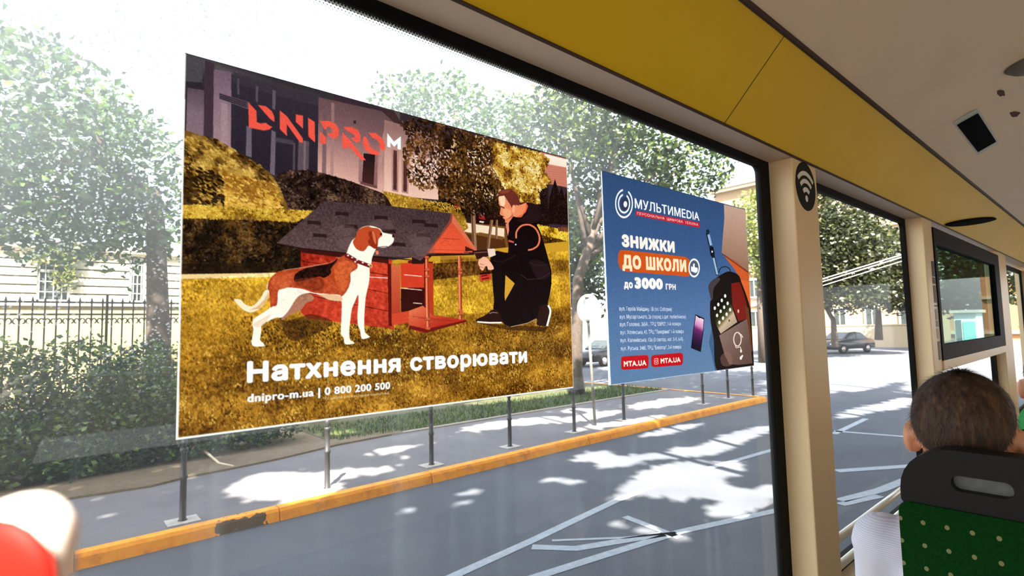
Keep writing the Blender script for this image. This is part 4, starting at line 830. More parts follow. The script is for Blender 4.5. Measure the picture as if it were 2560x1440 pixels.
# ------------------------------------------------------------------ bollards and the road sign
iron = mat('black_iron', (46, 44, 46), 0.5, var=0.2, scale=30); conc = mat('pale_concrete', (176, 168, 160), 0.9, var=0.15, bump=0.3)
bl = []
for (x, y) in ((458, 1305), (818, 1222), (1079, 1163), (1275, 1117), (1436, 1080), (1560, 1050), (1758, 1010), (1815, 995), (1883, 990)):
    p = pZ(x, y, 0.125); bl.append((p[0], min(max(p[1], 6.22), 6.62)))
blab = ['black bollard on a pale footing below the lower left corner of the dog poster', 'black bollard beside the big sunlit patch, second from the left', 'black bollard under the word and phone line, third from the left',
        'black bollard fourth from the left, under the kneeling man', 'black bollard below the lower right corner of the dog poster', 'black bollard just below the left part of the blue poster',
        'black bollard below the backpack of the blue poster', 'thin bollard below the right part of the blue poster, second last of the row', 'last bollard of the row, next to the window pillar']
def make_bollard():
    t = thing('bollard', blab[0], 'bollard', (0, 0, 0), 'bollards along the kerb')
    b = MB(); b.lathe([(0.05, 0), (0.05, 0.012), (0.036, 0.03), (0.034, 0.46), (0.044, 0.47), (0.044, 0.50), (0.034, 0.51), (0.030, 0.76), (0.042, 0.775), (0.042, 0.80), (0.03, 0.81)], n=14); b.build('post', iron, t)
    b = MB(); b.lathe([(0.028, 0.81), (0.022, 0.83), (0.03, 0.845), (0.036, 0.87), (0.028, 0.90), (0.010, 0.925), (0.002, 0.94)], n=14); b.build('finial', iron, t)
    b = MB(); b.box((-0.16, -0.13, 0.0), (0.16, 0.13, 0.012)); b.build('footing', conc, t, bevel=0.004)
    return t
B0 = make_bollard()
for i, (x, y) in enumerate(bl):
    t = B0 if i == 0 else dup(B0, (x, y, 0.125), 0, blab[i]); t.location = (x, y, 0.125)
sp_ = pZ(1488, 1066, 0.125); st = pY(1466, 738, sp_[1]); galv = mat('galvanised_pole', (120, 118, 112), 0.5, metal=0.2)
t = thing('road_sign', 'round road sign seen from its pale back on a leaning grey pole', 'sign', sp_)
d = Vector(st)-Vector(sp_)
b = MB(); b.tube([(0, 0, 0), d*0.5, d*1.0], 0.03, 12); b.build('pole', galv, t)
dc = Vector(pY(1466, 771, sp_[1]))-Vector(sp_); b = MB(); R3 = 0.30
b.prism([dc+Vector((0.045, R3*math.cos(2*pi*k/40), R3*math.sin(2*pi*k/40))) for k in range(40)], (0.02, 0, 0)); b.build('sign_disc', mat('sign_back', (214, 208, 196), 0.5), t)
b = MB()
for s_ in (-0.25, 0.25): b = MB(); b.box(dc+Vector((-0.035, -0.05, s_-0.02)), dc+Vector((0.044, 0.05, s_+0.02))); b.build('clamp', galv, t)
b = MB(); b.lathe([(0.07, 0), (0.07, 0.012), (0.035, 0.02)], n=12); b.build('foot_plate', galv, t)

# ------------------------------------------------------------------ foliage
def leaf_mat(name, cols, trans=0.45):
    k = NT(name); g = k.n('NewGeometry'); c = k.ramp(g.outputs['Random Per Island'], [(i/(len(cols)-1), tuple(lin(q))) for i, q in enumerate(cols)])
    d = k.n('BsdfDiffuse'); t = k.n('BsdfTranslucent'); k.l(c, d.inputs[0]); k.l(c, t.inputs[0])
    m = k.n('MixShader'); m.inputs[0].default_value = trans; k.l(d.outputs[0], m.inputs[1]); k.l(t.outputs[0], m.inputs[2])
    gl = k.n('BsdfGlossy'); gl.inputs['Roughness'].default_value = 0.4; m2 = k.n('MixShader'); m2.inputs[0].default_value = 0.05; k.l(m.outputs[0], m2.inputs[1]); k.l(gl.outputs[0], m2.inputs[2])
    k.l(m2.outputs[0], k.out.inputs[0]); return k.m
leafA = leaf_mat('street_leaves', [(22, 42, 8), (42, 68, 14), (70, 98, 22), (122, 142, 46)])
leafD = leaf_mat('dark_leaves', [(20, 46, 12), (38, 74, 20), (66, 106, 30), (122, 150, 56)])
leafH = leaf_mat('hedge_leaves', [(18, 40, 12), (34, 66, 20), (60, 96, 30), (124, 148, 62)])
leafS = leaf_mat('deep_leaves', [(12, 24, 10), (22, 40, 16), (38, 60, 24), (84, 104, 52)])  # darkest of the leaf palettes
leafB = leaf_mat('mid_leaves', [(16, 30, 8), (30, 50, 12), (52, 76, 20), (128, 144, 60)])
leafO = leaf_mat('olive_leaves', [(22, 30, 16), (38, 46, 24), (60, 66, 36), (104, 106, 64)])
leafY = leaf_mat('pale_leaves', [(84, 98, 36), (112, 122, 50), (150, 150, 74)])
bark = mat('bark', (80, 68, 60), 0.95, var=0.3, scale=14, bump=0.8, bscale=40)
def leaves(name, blobs, n, size, material, parent, seed, shell=0.5, keep=None, loc=(0, 0, 0)):
    r = np.random.default_rng(seed); V_ = np.array([b_[1][0]*b_[1][1]*b_[1][2] for b_ in blobs], float); which = r.choice(len(blobs), n, p=V_/V_.sum())
    d = r.normal(size=(n, 3)); d /= np.linalg.norm(d, axis=1)[:, None]; rad = r.random(n)**(1/3.0); rad = np.where(r.random(n) < shell, 0.75+0.3*r.random(n), rad)
    C_ = np.array([b_[0] for b_ in blobs], float)[which]; R_2 = np.array([b_[1] for b_ in blobs], float)[which]; P = C_+d*rad[:, None]*R_2
    P += r.normal(size=(n, 3))*size*0.8
    if keep is not None: P = P[keep(P)]; n = len(P)
    a = r.normal(size=(n, 3)); a[:, 2] *= 0.6; a /= np.linalg.norm(a, axis=1)[:, None]; q = r.normal(size=(n, 3)); q = np.cross(a, q); q /= np.linalg.norm(q, axis=1)[:, None]
    up = np.cross(a, q); s_ = size*(0.6+0.8*r.random(n))[:, None]
    P0 = P-np.array(loc)
    V = np.stack([P0-a*s_*0.5, P0+q*s_*0.32+up*s_*0.10, P0+a*s_*0.5, P0-q*s_*0.32+up*s_*0.10], 1).reshape(-1, 3).astype(np.float32)
    i = np.arange(n)*4; F = np.stack([i, i+1, i+2, i, i+2, i+3], 1).reshape(-1, 3).astype(np.int32)
    me = bpy.data.meshes.new(name); me.vertices.add(len(V)); me.vertices.foreach_set('co', V.ravel()); me.loops.add(F.size); me.loops.foreach_set('vertex_index', F.ravel())
    me.polygons.add(len(F)); me.polygons.foreach_set('loop_start', (np.arange(len(F))*3).astype(np.int32)); me.update(calc_edges=True); me.materials.append(material)
    o = bpy.data.objects.new(name, me); COL.objects.link(o); o.parent = parent; return o
def tree(label, base, trunk, r0_, blobs, n, size, material, seed, group=None, keep=None, limbs=6, name='street_tree', shell=0.5):
    base = Vector(base); t = thing(name, label, 'tree', base, group); rnd = random.Random(seed); b = MB()
    path = [Vector(p)-base for p in trunk]; b.tube(path, [r0_*(1.25 if i == 0 else 1-0.55*i/len(path)) for i in range(len(path))], 12)
    for k in range(limbs):
        c, rr = blobs[k % len(blobs)]; st_ = path[-2].lerp(path[-1], 0.3+0.7*rnd.random()); e_ = Vector(c)-base+Vector((rnd.uniform(-.6, .6)*rr[0], rnd.uniform(-.6, .6)*rr[1], rnd.uniform(-.3, .7)*rr[2]))
        mid = (st_+e_)/2+Vector((rnd.uniform(-.3, .3), rnd.uniform(-.3, .3), 0.3)); b.tube([st_, mid, e_], [r0_*0.42, r0_*0.26, r0_*0.08], 8)
    b.build('trunk', bark, t); leaves('crown', blobs, n, size, material, t, seed, shell, keep, base); return t
# ground patches that the sun reaches between the crowns
PATCH = []
def patch(x, y, rx, ry, soft=0.3):
    p = pZ(x, y, 0.125)
    if p[1] < 5.9: p = pZ(x, y, 0.0)
    PATCH.append((p[0], p[1], rx*0.94+0.08, ry*0.94+0.08, soft))
patch(700, 1205, 0.62, 0.75); patch(770, 1215, 0.55, 0.6); patch(850, 1180, 0.4, 0.3); patch(950, 1170, 0.35, 0.2); patch(660, 1215, 0.4, 0.4)
patch(990, 1120, 0.5, 0.2); patch(1240, 1060, 1.0, 0.35); patch(1330, 1050, 0.8, 0.4); patch(1470, 1040, 1.2, 0.3); patch(1500, 1062, 0.8, 0.25); patch(1600, 1048, 1.0, 0.2); patch(1660, 1005, 1.5, 0.5)
patch(1370, 985, 3.0, 0.5); patch(1250, 1000, 1.2, 0.4); patch(860, 1080, 0.3, 0.2)
patch(1560, 1150, 0.7, 0.3); patch(1480, 1140, 0.5, 0.25); patch(1700, 1130, 0.9, 0.25); patch(1680, 1075, 1.2, 0.25); patch(1850, 1090, 1.6, 0.3); patch(1800, 1120, 1.0, 0.2)
patch(1680, 1175, 0.9, 0.38); patch(1780, 1180, 0.9, 0.4); patch(1600, 1215, 0.45, 0.2); patch(1560, 1240, 0.3, 0.14); patch(1660, 1225, 0.5, 0.22); patch(1760, 1225, 0.7, 0.24); patch(1860, 1245, 1.0, 0.22); patch(1900, 1255, 0.8, 0.16)
patch(1380, 1200, 0.22, 0.12); patch(1180, 1230, 0.2, 0.1); patch(1150, 1258, 0.18, 0.09); patch(1020, 1275, 0.18, 0.09); patch(1440, 1205, 0.2, 0.1); patch(1540, 1310, 0.16, 0.07); patch(1620, 1325, 0.2, 0.08); patch(1700, 1340, 0.2, 0.08)
patch(2190, 925, 11.0, 1.9); patch(2190, 900, 14, 1.0); patch(2150, 1028, 1.6, 0.3); patch(2240, 1010, 2.0, 0.35); patch(2170, 968, 2.0, 0.3); patch(2420, 935, 9, 1.2)
PATCH.append((10.16, 8.33, 0.5, 0.5, 0.1)); PA = np.array(PATCH)   # (last: the beam on the road sign)
def sun_keep(P):                                                     # drop leaves whose shadow would fall on those patches
    g = P-np.array(SUN)[None, :]*(P[:, 2:3]/SUN.z); rr = np.random.default_rng(3); ok = np.ones(len(P), bool)
    for x, y, rx, ry, s_ in PA:
        e = ((g[:, 0]-x)/rx)**2+((g[:, 1]-y)/ry)**2; ok &= ~(e < 0.75+0.7*np.abs(np.sin(g[:, 0]*6.1+g[:, 1]*11.3))*s_*2.6)
    hx, hy = -0.5, -1.5                                              # the added roof opening stays clear for its sunbeam
    q = P-np.array(SUN)[None, :]*((P[:, 2:3]-3.2)/SUN.z); ok &= ~((np.abs(q[:, 0]-hx) < 0.9) & (np.abs(q[:, 1]-hy) < 0.9))
    return ok
GR = 'trees on the near side of the street'
def near_tree(x, y, lab, seed, n=27000, rz=5.2):
    tree(lab, (x, y, 0), [(x, y, 0), (x+0.1, y, 2.5), (x+0.3, y+0.3, 5.2)], 0.3, [((x, y+1.0, 8.6), (4.2, 4.6, 2.6)), ((x+1.5, y+2.5, 9.6), (3.4, 3.6, 2.2)), ((x-1.8, y+2.2, 9.2), (3.2, 3.6, 2.0)), ((x+0.8, y+7.6, 10.2), (3.4, 3.4, 1.6)), ((x-1.6, y+9.2, 10.8), (2.8, 2.8, 1.3)), ((x+0.2, y+5.2, 10.4), (3.0, 3.0, 1.6))], n, 0.32, leafA, seed, GR, sun_keep, 5)
for i, x in enumerate((-5.5, -0.5, 4.5, 9.5, 14.8)): near_tree(x, -5.2, ['large tree standing behind the bus', 'large tree at the pavement behind the bus door', 'large tree beyond the far windows of the bus', 'large tree on the near pavement ahead of the bus', 'large tree furthest ahead on the near pavement'][i], 100+i)
# trees across the street
tree('tall tree rising behind the hedge at the left, hazy trunk beside the dog poster', pY(398, 1000, 10.9)*[1, 1, 0]+[0, 0, 0.1], [pY(398, 1000, 10.9)*[1, 1, 0]+[0, 0, 0.1], pY(396, 850, 10.9), pY(393, 700, 10.9), pY(390, 560, 10.9), pY(380, 470, 10.9)], 0.22,
     [((-0.6, 11.4, 5.6), (2.1, 1.6, 1.9)), ((0.7, 11.2, 5.2), (1.4, 1.3, 1.4)), ((-2.0, 11.4, 4.8), (1.8, 1.4, 1.5)), ((0.2, 11.3, 4.3), (1.6, 1.2, 0.8)), ((1.2, 11.2, 4.3), (1.0, 0.9, 0.9))], 11000, 0.15, leafD, 11)
tree('street tree with its trunk between the two posters, crown over the blue poster', pZ(1442, 985, 0.13), [pZ(1442, 985, 0.13), pY(1440, 930, 10.1), pY(1445, 700, 10.1), pY(1490, 560, 10.1)], 0.22,
     [(pY(1560, 420, 10.3), (2.0, 2.0, 1.3)), (pY(1400, 330, 10.6), (1.8, 1.8, 1.2)), (pY(1720, 420, 9.8), (1.6, 1.7, 1.2)), (pY(1620, 540, 10.2), (1.9, 1.5, 1.1)), (pY(1500, 300, 10.5), (2.2, 1.8, 1.3)), (pY(1470, 560, 11.5), (1.2, 1.2, 1.5))], 11000, 0.19, leafB, 12, limbs=9)
tree('thin pale tree far behind, above the house roof of the dog poster', (16.4, 21, 0.1), [(16.4, 21, 0.1), (16.4, 21, 6), (16.5, 21, 10)], 0.25, [(pY(1120, 280, 21), (2.6, 2.0, 1.9)), (pY(1280, 330, 21), (2.6, 2.0, 2.0)), (pY(1000, 240, 21), (1.6, 1.6, 1.0))], 3200, 0.26, leafD, 13, shell=0.35)
tree('dense dark tree seen between the two posters behind the round sign', (17.5, 16.5, 0), [(17.5, 16.5, 0), (17.5, 16.5, 3), (17.6, 16.5, 5)], 0.2, [((17.5, 16.5, 5.5), (2.4, 2.4, 3.0)), ((16.2, 17, 4.2), (1.6, 1.6, 1.8)), ((19.2, 16.5, 5.0), (1.8, 1.8, 2.4)), ((17.2, 17.6, 3.6), (2.6, 1.6, 1.6))], 13000, 0.24, leafS, 14)
tree('yellow green tree at the right edge of the big pane beside the blue poster', (30, 12.6, 0), [(30, 12.6, 0), (30, 12.6, 3), (30.2, 12.6, 6)], 0.22, [(pX(1905, 560, 30), (1.6, 1.7, 2.0)), (pX(1935, 640, 30), (1.4, 1.4, 1.6))], 5200, 0.20, leafY, 15)
tree('leafy tree filling the upper left of the second window above the dark car', pX(2088, 868, 36), [pX(2088, 868, 36), pX(2083, 800, 36), pX(2060, 760, 36)], 0.17, [(pX(2085, 640, 36), (2.6, 2.7, 2.4)), (pX(2070, 540, 36), (2.4, 2.0, 2.4)), (pX(2140, 620, 36), (2.2, 2.0, 2.2)), (pX(2120, 720, 36), (2.0, 2.2, 1.4))], 17000, 0.23, leafO, 16)
tree('broad tree in the right half of the second window with a bare trunk', pX(2197, 850, 40), [pX(2197, 850, 40), pX(2196, 780, 40), pX(2190, 740, 40)], 0.19, [(pX(2215, 650, 40), (3.0, 2.4, 1.9)), (pX(2180, 690, 40), (2.4, 2.0, 1.8)), (pX(2250, 700, 40), (2.6, 2.0, 2.0))], 16000, 0.24, leafO, 17)
tree('dark tree showing through the tinted third window', (46, 5.4, 0), [(46, 5.4, 0), (46, 5.4, 3), (46, 5.4, 5)], 0.3, [((46, 5.4, 6.2), (3.2, 2.6, 3.6)), ((47, 7.6, 5.6), (2.8, 2.4, 3.0))], 15000, 0.30, leafS, 18)

# hedge shrubs at the left
def shrub(label, x, y, rx, ry, h, n, seed, size=0.085):
    t = thing('shrub', label, 'shrub', (x, y, 0.13), 'hedge shrubs at the left'); rnd = random.Random(seed); b = MB()
    for k in range(7):
        a = rnd.random()*6.28; b.tube([(0.05*math.cos(a), 0.05*math.sin(a), 0), (rx*0.4*math.cos(a), ry*0.4*math.sin(a), h*0.5), (rx*0.6*math.cos(a), ry*0.6*math.sin(a), h*0.85)], [0.025, 0.016, 0.006], 6)
    b.build('stem', bark, t)
    leaves('foliage', [((x, y, 0.13+h*0.62), (rx, ry, h*0.40)), ((x+rx*0.3, y, 0.13+h*0.35), (rx*0.8, ry*0.9, h*0.33)), ((x-rx*0.3, y-0.1, 0.13+h*0.3), (rx*0.8, ry*0.9, h*0.3))], n, size, leafH, t, seed, 0.55, None, (x, y, 0.13))
shrub('tall green shrub at the left edge of the hedge', -0.55, 9.9, 0.75, 0.6, 2.05, 5200, 21); shrub('second hedge shrub, below the iron fence', 0.45, 10.0, 0.7, 0.6, 2.0, 5200, 22)
shrub('third hedge shrub, left of the hazy trunk', 1.35, 9.95, 0.65, 0.6, 1.95, 5000, 23); shrub('low front shrub at the left edge by the dirt strip', -0.35, 9.5, 0.6, 0.35, 1.0, 3000, 24); shrub('low front shrub in the middle of the hedge', 0.6, 9.55, 0.6, 0.35, 0.95, 3000, 25)
shrub('low dark shrub at the lower left corner of the dog poster', 1.9, 9.85, 0.7, 0.5, 1.25, 3800, 26); shrub('low dark shrub beneath the lettering of the dog poster', 3.1, 10.1, 0.8, 0.5, 0.9, 3200, 27); shrub('shrub beyond the left frame edge', -1.9, 9.9, 0.8, 0.6, 2.0, 4000, 28)
# fallen branch on the planting bed
P = [Vector(pZ(x, y, 0.16+dz)) for x, y, dz in ((490, 1110, 0.12), (522, 1136, 0.05), (548, 1158, 0.0), (585, 1165, 0.0))]
b = MB(); b.tube(P, [0.022, 0.02, 0.018, 0.012], 8); tag(b.build('branch', mat('dry_wood', (206, 188, 160), 0.8)), 'bent pale dry branch lying on the bed under the dog poster', 'branch')
# grass tufts, nobody could count the blades
r = np.random.default_rng(5); b = MB()
for k in range(5200):
    x = 4.3+10.8*r.random(); y = 9.1+1.9*r.random()**1.4; h = 0.05+0.07*r.random(); a = r.random()*6.28; dx, dy = 0.012*math.cos(a), 0.012*math.sin(a); lx, ly = r.normal(0, 0.03), r.normal(0, 0.03)
    b.add([(x-dx, y-dy, 0.13), (x+dx, y+dy, 0.13), (x+lx, y+ly, 0.13+h)], [(0, 1, 2)])
tag(b.build('grass', leafH), 'short sunlit grass on the lawn edge beyond the sidewalk', 'grass', kind='stuff')

# ------------------------------------------------------------------ iron fence and the cream house behind it
FY = 12.0
fz = lambda y, x=200: pY(x, y, FY)[2]
t = thing('iron_fence', 'black iron fence with spear tips and scrolls behind the hedge', 'fence', (0.5, FY, 0.13)); o0 = Vector((0.5, FY, 0.13))
zt, zr1, zr2, zb = fz(741), fz(756), fz(786), 0.75
xs_ = [pY(x/4.8, 770, FY)[0] for x in (65, 235, 390, 540, 680, 825, 958, 1100, 1232, 1345, 1470, 1600, 1735, 1890, 2055)]
sp0 = (xs_[-1]-xs_[0])/14
xs_ = [xs_[0]-sp0*k for k in range(6, 0, -1)]+xs_+[xs_[-1]+sp0*k for k in range(1, 9)]
for x in xs_:
    b = MB(); P = Vector((x, FY, 0))-o0
    b.tube([P+Vector((0, 0, zb)), P+Vector((0, 0, zt-0.13))], 0.015, 6); b.lathe([(0.011, 0), (0.026, 0.02), (0.02, 0.05), (0.012, 0.09), (0.001, 0.13)], P+Vector((0, 0, zt-0.13)), 8); b.build('picket', iron, t)
for z in (zr1, zr2, zb+0.05):
    b = MB(); b.box((xs_[0]-0.1-o0.x, -0.012, z-0.018-o0.z), (xs_[-1]+0.1-o0.x, 0.012, z+0.018-o0.z)); b.build('rail', iron, t)
for xp in (1283/4.8, -140):
    p = pY(xp, 780, FY); b = MB(); b.box((p[0]-0.022-o0.x, -0.022, zb-o0.z), (p[0]+0.022-o0.x, 0.022, zt+0.03-o0.z)); b.build('post', iron, t)
b = MB()
for xa, xb in zip(xs_[:-1], xs_[1:]):
    w = xb-xa
    for sgn, cx in ((1, xa), (-1, xb)):
        P = []
        for k in range(15):
            a = k/14*1.55*pi; rr = 0.48*w*(1-0.55*k/14)*0.55
            P.append((cx+sgn*(w*0.28-rr*math.cos(a)*1.0)-o0.x, 0, zr2-0.13+rr*math.sin(a)*1.5-o0.z))
        b.tube(P, 0.012, 6)
b.build('scrollwork', iron, t)
b = MB(); b.box((xs_[0]-0.3, FY-0.12, 0.1), (xs_[-1]+0.3, FY+0.12, zb+0.02)); tag(b.build('fence_wall', conc), 'low concrete wall under the iron fence', 'wall', kind='structure')
HY = 16.0
hz_ = lambda y, x=200: pY(x, y, HY)[2]; hx_ = lambda x: pY(x, 700, HY)[0]
creamw = mat('house_plaster', (238, 230, 205), 0.9, var=0.03); creamd = mat('house_plinth', (158, 144, 100), 0.9, var=0.05); greyst = mat('stone_ledge', (170, 158, 146), 0.9, var=0.12)
frame_w = mat('white_window_frame', (236, 236, 228), 0.6, var=0.02); dkglass = mat('dark_window_glass', (44, 50, 48), 0.1, var=0.3, scale=3)
H = thing('house', 'low cream house with banded plaster behind the iron fence', 'house', (1.0, HY, 0.1)); ho = Vector((1.0, HY, 0.1))
def hb(mb, x0, x1, y0, y1, z0, z1): mb.box((x0-ho.x, y0-ho.y, z0-ho.z), (x1-ho.x, y1-ho.y, z1-ho.z))
zt0, zb0 = hz_(630), hz_(756); XL, XR = -6.0, 8.0
b = MB(); hb(b, XL, XR, HY+0.12, HY+5, 0.1, zt0+0.12); b.build('wall', mat('house_joint_plaster', (84, 80, 60), 0.9), H)
b = MB(); hb(b, XL, XR, HY-0.03, HY+0.12, 0.1, hz_(766)); b.build('plinth', creamd, H)
b = MB(); hb(b, XL-0.05, XR+0.05, HY-0.10, HY+0.12, hz_(766), hz_(757)); b.build('ledge', greyst, H, bevel=0.01)
b = MB(); hb(b, XL-0.1, XR+0.1, HY-0.14, HY+0.2, zt0+0.02, zt0+0.12); hb(b, XL-0.1, XR+0.1, HY-0.05, HY+0.2, zt0-0.04, zt0+0.02); b.build('cornice', creamw, H, bevel=0.015)
b = MB(); hb(b, XL-0.2, XR+0.2, HY-0.1, HY+5.2, zt0+0.12, zt0+0.2); b.build('roof', mat('roof_sheet', (120, 110, 104), 0.6), H)
zl = np.linspace(zb0, zt0-0.03, 7); wins = [(hx_(92), hx_(176)), (hx_(324), hx_(364))]; ww = wins[0][1]-wins[0][0]
gaps = [(-5.2, -5.2+ww), (-3.2, -3.2+ww)]+wins+[(hx_(364)+1.55, hx_(364)+1.55+ww), (6.2, 6.2+ww)]
edges = [XL]+[v for g_ in gaps for v in g_]+[XR]
for xa, xb in zip(edges[0::2], edges[1::2]):
    b = MB()
    for za, z2 in zip(zl[:-1], zl[1:]): hb(b, xa, xb, HY, HY+0.13, za+0.024, z2-0.024)
    b.build('banded_pier', creamw, H, bevel=0.006)
for xa, xb in gaps:
    b = MB(); e2 = 0.05
    for (q0, q1, z0, z1) in ((xa, xa+e2, zb0, zt0-0.06), (xb-e2, xb, zb0, zt0-0.06), (xa, xb, zb0, zb0+0.06), (xa, xb, zt0-0.12, zt0-0.06), (xa, xb, (zb0+zt0)/2+0.1, (zb0+zt0)/2+0.16)): hb(b, q0, q1, HY+0.05, HY+0.10, z0, z1)
    n_ = 4
    for k in range(1, n_): hb(b, xa+(xb-xa)*k/n_-0.008, xa+(xb-xa)*k/n_+0.008, HY+0.04, HY+0.06, zb0, zt0-0.06)
    for k in range(1, 5): hb(b, xa, xb, HY+0.04, HY+0.06, zb0+(zt0-zb0)*k/5-0.006, zb0+(zt0-zb0)*k/5+0.006)
    w = b.build('window', frame_w, H); b = MB(); hb(b, xa, xb, HY+0.10, HY+0.118, zb0, zt0-0.05); b.build('pane', dkglass, w)
t = thing('climbing_plant', 'sunlit green creeper hanging over the barred house window', 'plant', (hx_(150), HY-0.1, zt0-0.3))
leaves('foliage', [(pY(135, 640, HY-0.12), (0.45, 0.1, 0.16)), (pY(160, 690, HY-0.12), (0.2, 0.08, 0.3)), (pY(185, 630, HY-0.12), (0.3, 0.1, 0.14))], 900, 0.1, leafY, t, 77, 0.4, None, (hx_(150), HY-0.1, zt0-0.3))
b = MB(); b.tube([(0.12, 0.04, -0.75), (0.06, 0.05, -0.3), (-0.1, 0.02, 0.2)], [0.012, 0.012, 0.008], 6); b.build('vine_stem', bark, t)

# ------------------------------------------------------------------ far end of the street
def facade(name, label, X, ya, yb, z1, rows, cols_, wall, band, wz=(1.6, 3.2), h=3.4):
    t = thing(name, label, 'building', (X, (ya+yb)/2, 0)); yo = (ya+yb)/2
    b = MB(); b.box((0.1, ya-yo, 0), (9, yb-yo, z1)); b.build('wall', wall, t)
    b = MB()
    for k in range(rows+1): b.box((-0.15, ya-yo-0.1, 0.6+h*k), (0.1, yb-yo+0.1, 0.9+h*k))
    b.box((-0.45, ya-yo-0.4, z1-0.35), (0.2, yb-yo+0.4, z1)); b.build('cornice', band, t)
    b = MB(); b.prism([(-0.6, ya-yo-0.6, z1), (9.5, ya-yo-0.6, z1), (4.5, ya-yo-0.6, z1+1.6)], (0, yb-ya+1.2, 0)); b.build('roof', mat('roof_grey', (126, 122, 128), 0.7), t)
    for r_ in range(rows):
        for c_ in range(cols_):
            yc_ = ya-yo+(yb-ya)*(c_+0.5)/cols_; b = MB(); z0 = h*r_+wz[0]
            for (p, q) in (((-0.05, yc_-0.62, z0), (0.1, yc_-0.5, z0+1.9)), ((-0.05, yc_+0.5, z0), (0.1, yc_+0.62, z0+1.9)), ((-0.05, yc_-0.62, z0+1.78), (0.1, yc_+0.62, z0+1.95)), ((-0.1, yc_-0.7, z0-0.12), (0.1, yc_+0.7, z0)), ((0.0, yc_-0.03, z0), (0.09, yc_+0.03, z0+1.8))): b.box(p, q)
            w = b.build('window', frame_w, t); b = MB(); b.box((0.05, yc_-0.5, z0), (0.098, yc_+0.5, z0+1.8)); b.build('pane', dkglass, w)
    return t
beige = mat('beige_plaster', (160, 134, 102), 0.9, var=0.05); beige2 = mat('pale_stucco', (184, 164, 134), 0.9, var=0.04); ochre = mat('ochre_plaster', (170, 124, 82), 0.9, var=0.05)
zt = pX(1860, 462, 58)[2]
facade('building', 'tall beige building with pale bands at the end of the street', 58, pX(2300, 600, 58)[1], pX(1790, 600, 58)[1], zt, 4, 7, beige, beige2)
facade('building', 'ochre banded building showing at the right edge of the last window', 70, -9.0, pX(2360, 700, 70)[1], 13.0, 4, 5, ochre, beige2)
b = MB(); b.box((51, 9.5, 0), (51.25, 24, 1.75)); b.box((50.95, 9.4, 1.75), (51.3, 24.1, 1.85)); tag(b.build('garden_wall', beige2), 'pale garden wall with a dark coping behind the parked car', 'wall', kind='structure')
t = thing('building', 'long plain unseen house added behind the bus to darken its interior', 'building', (4, -15, 0)); b = MB(); b.box((-30, -8, 0), (30, 0, 8.2)); b.build('wall', beige2, t)  # added house, out of view, blocks low sky light from the bus interior
b = MB(); b.box((-30.4, -8.4, 8.2), (30.4, 0.4, 8.6)); b.build('roof', greyst, t)
for q in range(10):
    for z0 in (1.4, 4.8):
        x0 = -26+q*5.6; b = MB(); b.box((x0-0.1, -0.05, z0-0.1), (x0+1.5, 0.06, z0+2.1)); w = b.build('window', frame_w, t); b = MB(); b.box((x0, 0.05, z0), (x0+1.4, 0.07, z0+2.0)); b.build('pane', dkglass, w)
def car(label, p, ang, paint):
    t = thing('car', label, 'car', p, rz=ang); b = MB()
    side = [(-2.15, 0.32), (-2.2, 0.62), (-2.05, 0.86), (-1.75, 0.94), (-1.3, 0.98), (1.0, 0.95), (1.75, 0.86), (2.12, 0.72), (2.2, 0.5), (2.12, 0.28)]
    N = len(side); V = []; F = []
    ys = [(-0.84, 0.90), (-0.80, 1.0), (0.80, 1.0), (0.84, 0.90)]
    for y, s_ in ys: V += [(x*(1 if s_ == 1 else 0.985), y, 0.28+(z-0.28)*s_) for x, z in side]
    for j in range(3):
        for i in range(N): F.append((j*N+i, j*N+(i+1) % N, (j+1)*N+(i+1) % N, (j+1)*N+i))
    F += [tuple(range(N)), tuple(range(4*N-1, 3*N-1, -1))]; b.add(V, F, 0, True); b.build('body', paint, t)
    b = MB(); cab = [(-1.55, 0.96), (-0.95, 1.38), (-0.3, 1.45), (0.35, 1.40), (1.15, 0.94)]; n = len(cab)
    V = [(x, -0.76+0.10*(z-0.94)/0.5, z) for x, z in cab]+[(x, 0.76-0.10*(z-0.94)/0.5, z) for x, z in cab]; F = [tuple(range(n)), tuple(range(2*n-1, n-1, -1))]+[(i, i+n, (i+1) % n+n, (i+1) % n) for i in range(n)]
    b.add(V, F, 0); b.build('cabin', paint, t, bevel=0.04)
    b = MB()
    for sg in (-1, 1):
        for q in ([(-1.35, 1.0), (-0.9, 1.33), (-0.28, 1.38), (-0.28, 1.0)], [(-0.2, 1.0), (-0.2, 1.38), (0.3, 1.34), (0.92, 0.99)]):
            b.add([(x, sg*(0.775-0.10*(z-0.94)/0.5), z) for x, z in q], [(0, 1, 2, 3)])
    b.add([(0.42, -0.6, 1.37), (0.42, 0.6, 1.37), (1.13, 0.68, 0.97), (1.13, -0.68, 0.97)], [(0, 1, 2, 3)]); b.add([(-1.0, -0.6, 1.36), (-1.0, 0.6, 1.36), (-1.56, 0.68, 0.98), (-1.56, -0.68, 0.98)], [(0, 1, 2, 3)]); b.build('windows', dkglass, t)
    for sx in (-1.3, 1.32):
        for sg in (-1, 1):
            b = MB(); b.tube([(sx, sg*0.68, 0.31), (sx, sg*0.86, 0.31)], 0.31, 20); w = b.build('wheel', black, t); b = MB(); b.tube([(sx, sg*0.85, 0.31), (sx, sg*0.872, 0.31)], 0.19, 14); b.build('hubcap', mat('alloy', (186, 186, 190), 0.35, metal=0.6), w)
    b = MB()
    for sg in (-1, 1): b.ball((2.1, sg*0.6, 0.64), (0.08, 0.16, 0.08), 10)
    b.build('headlight', mat('lamp_glass', (226, 226, 220), 0.15), t)
    b = MB(); b.box((2.12, -0.35, 0.35), (2.22, 0.35, 0.5)); b.build('grille', black, t); return t
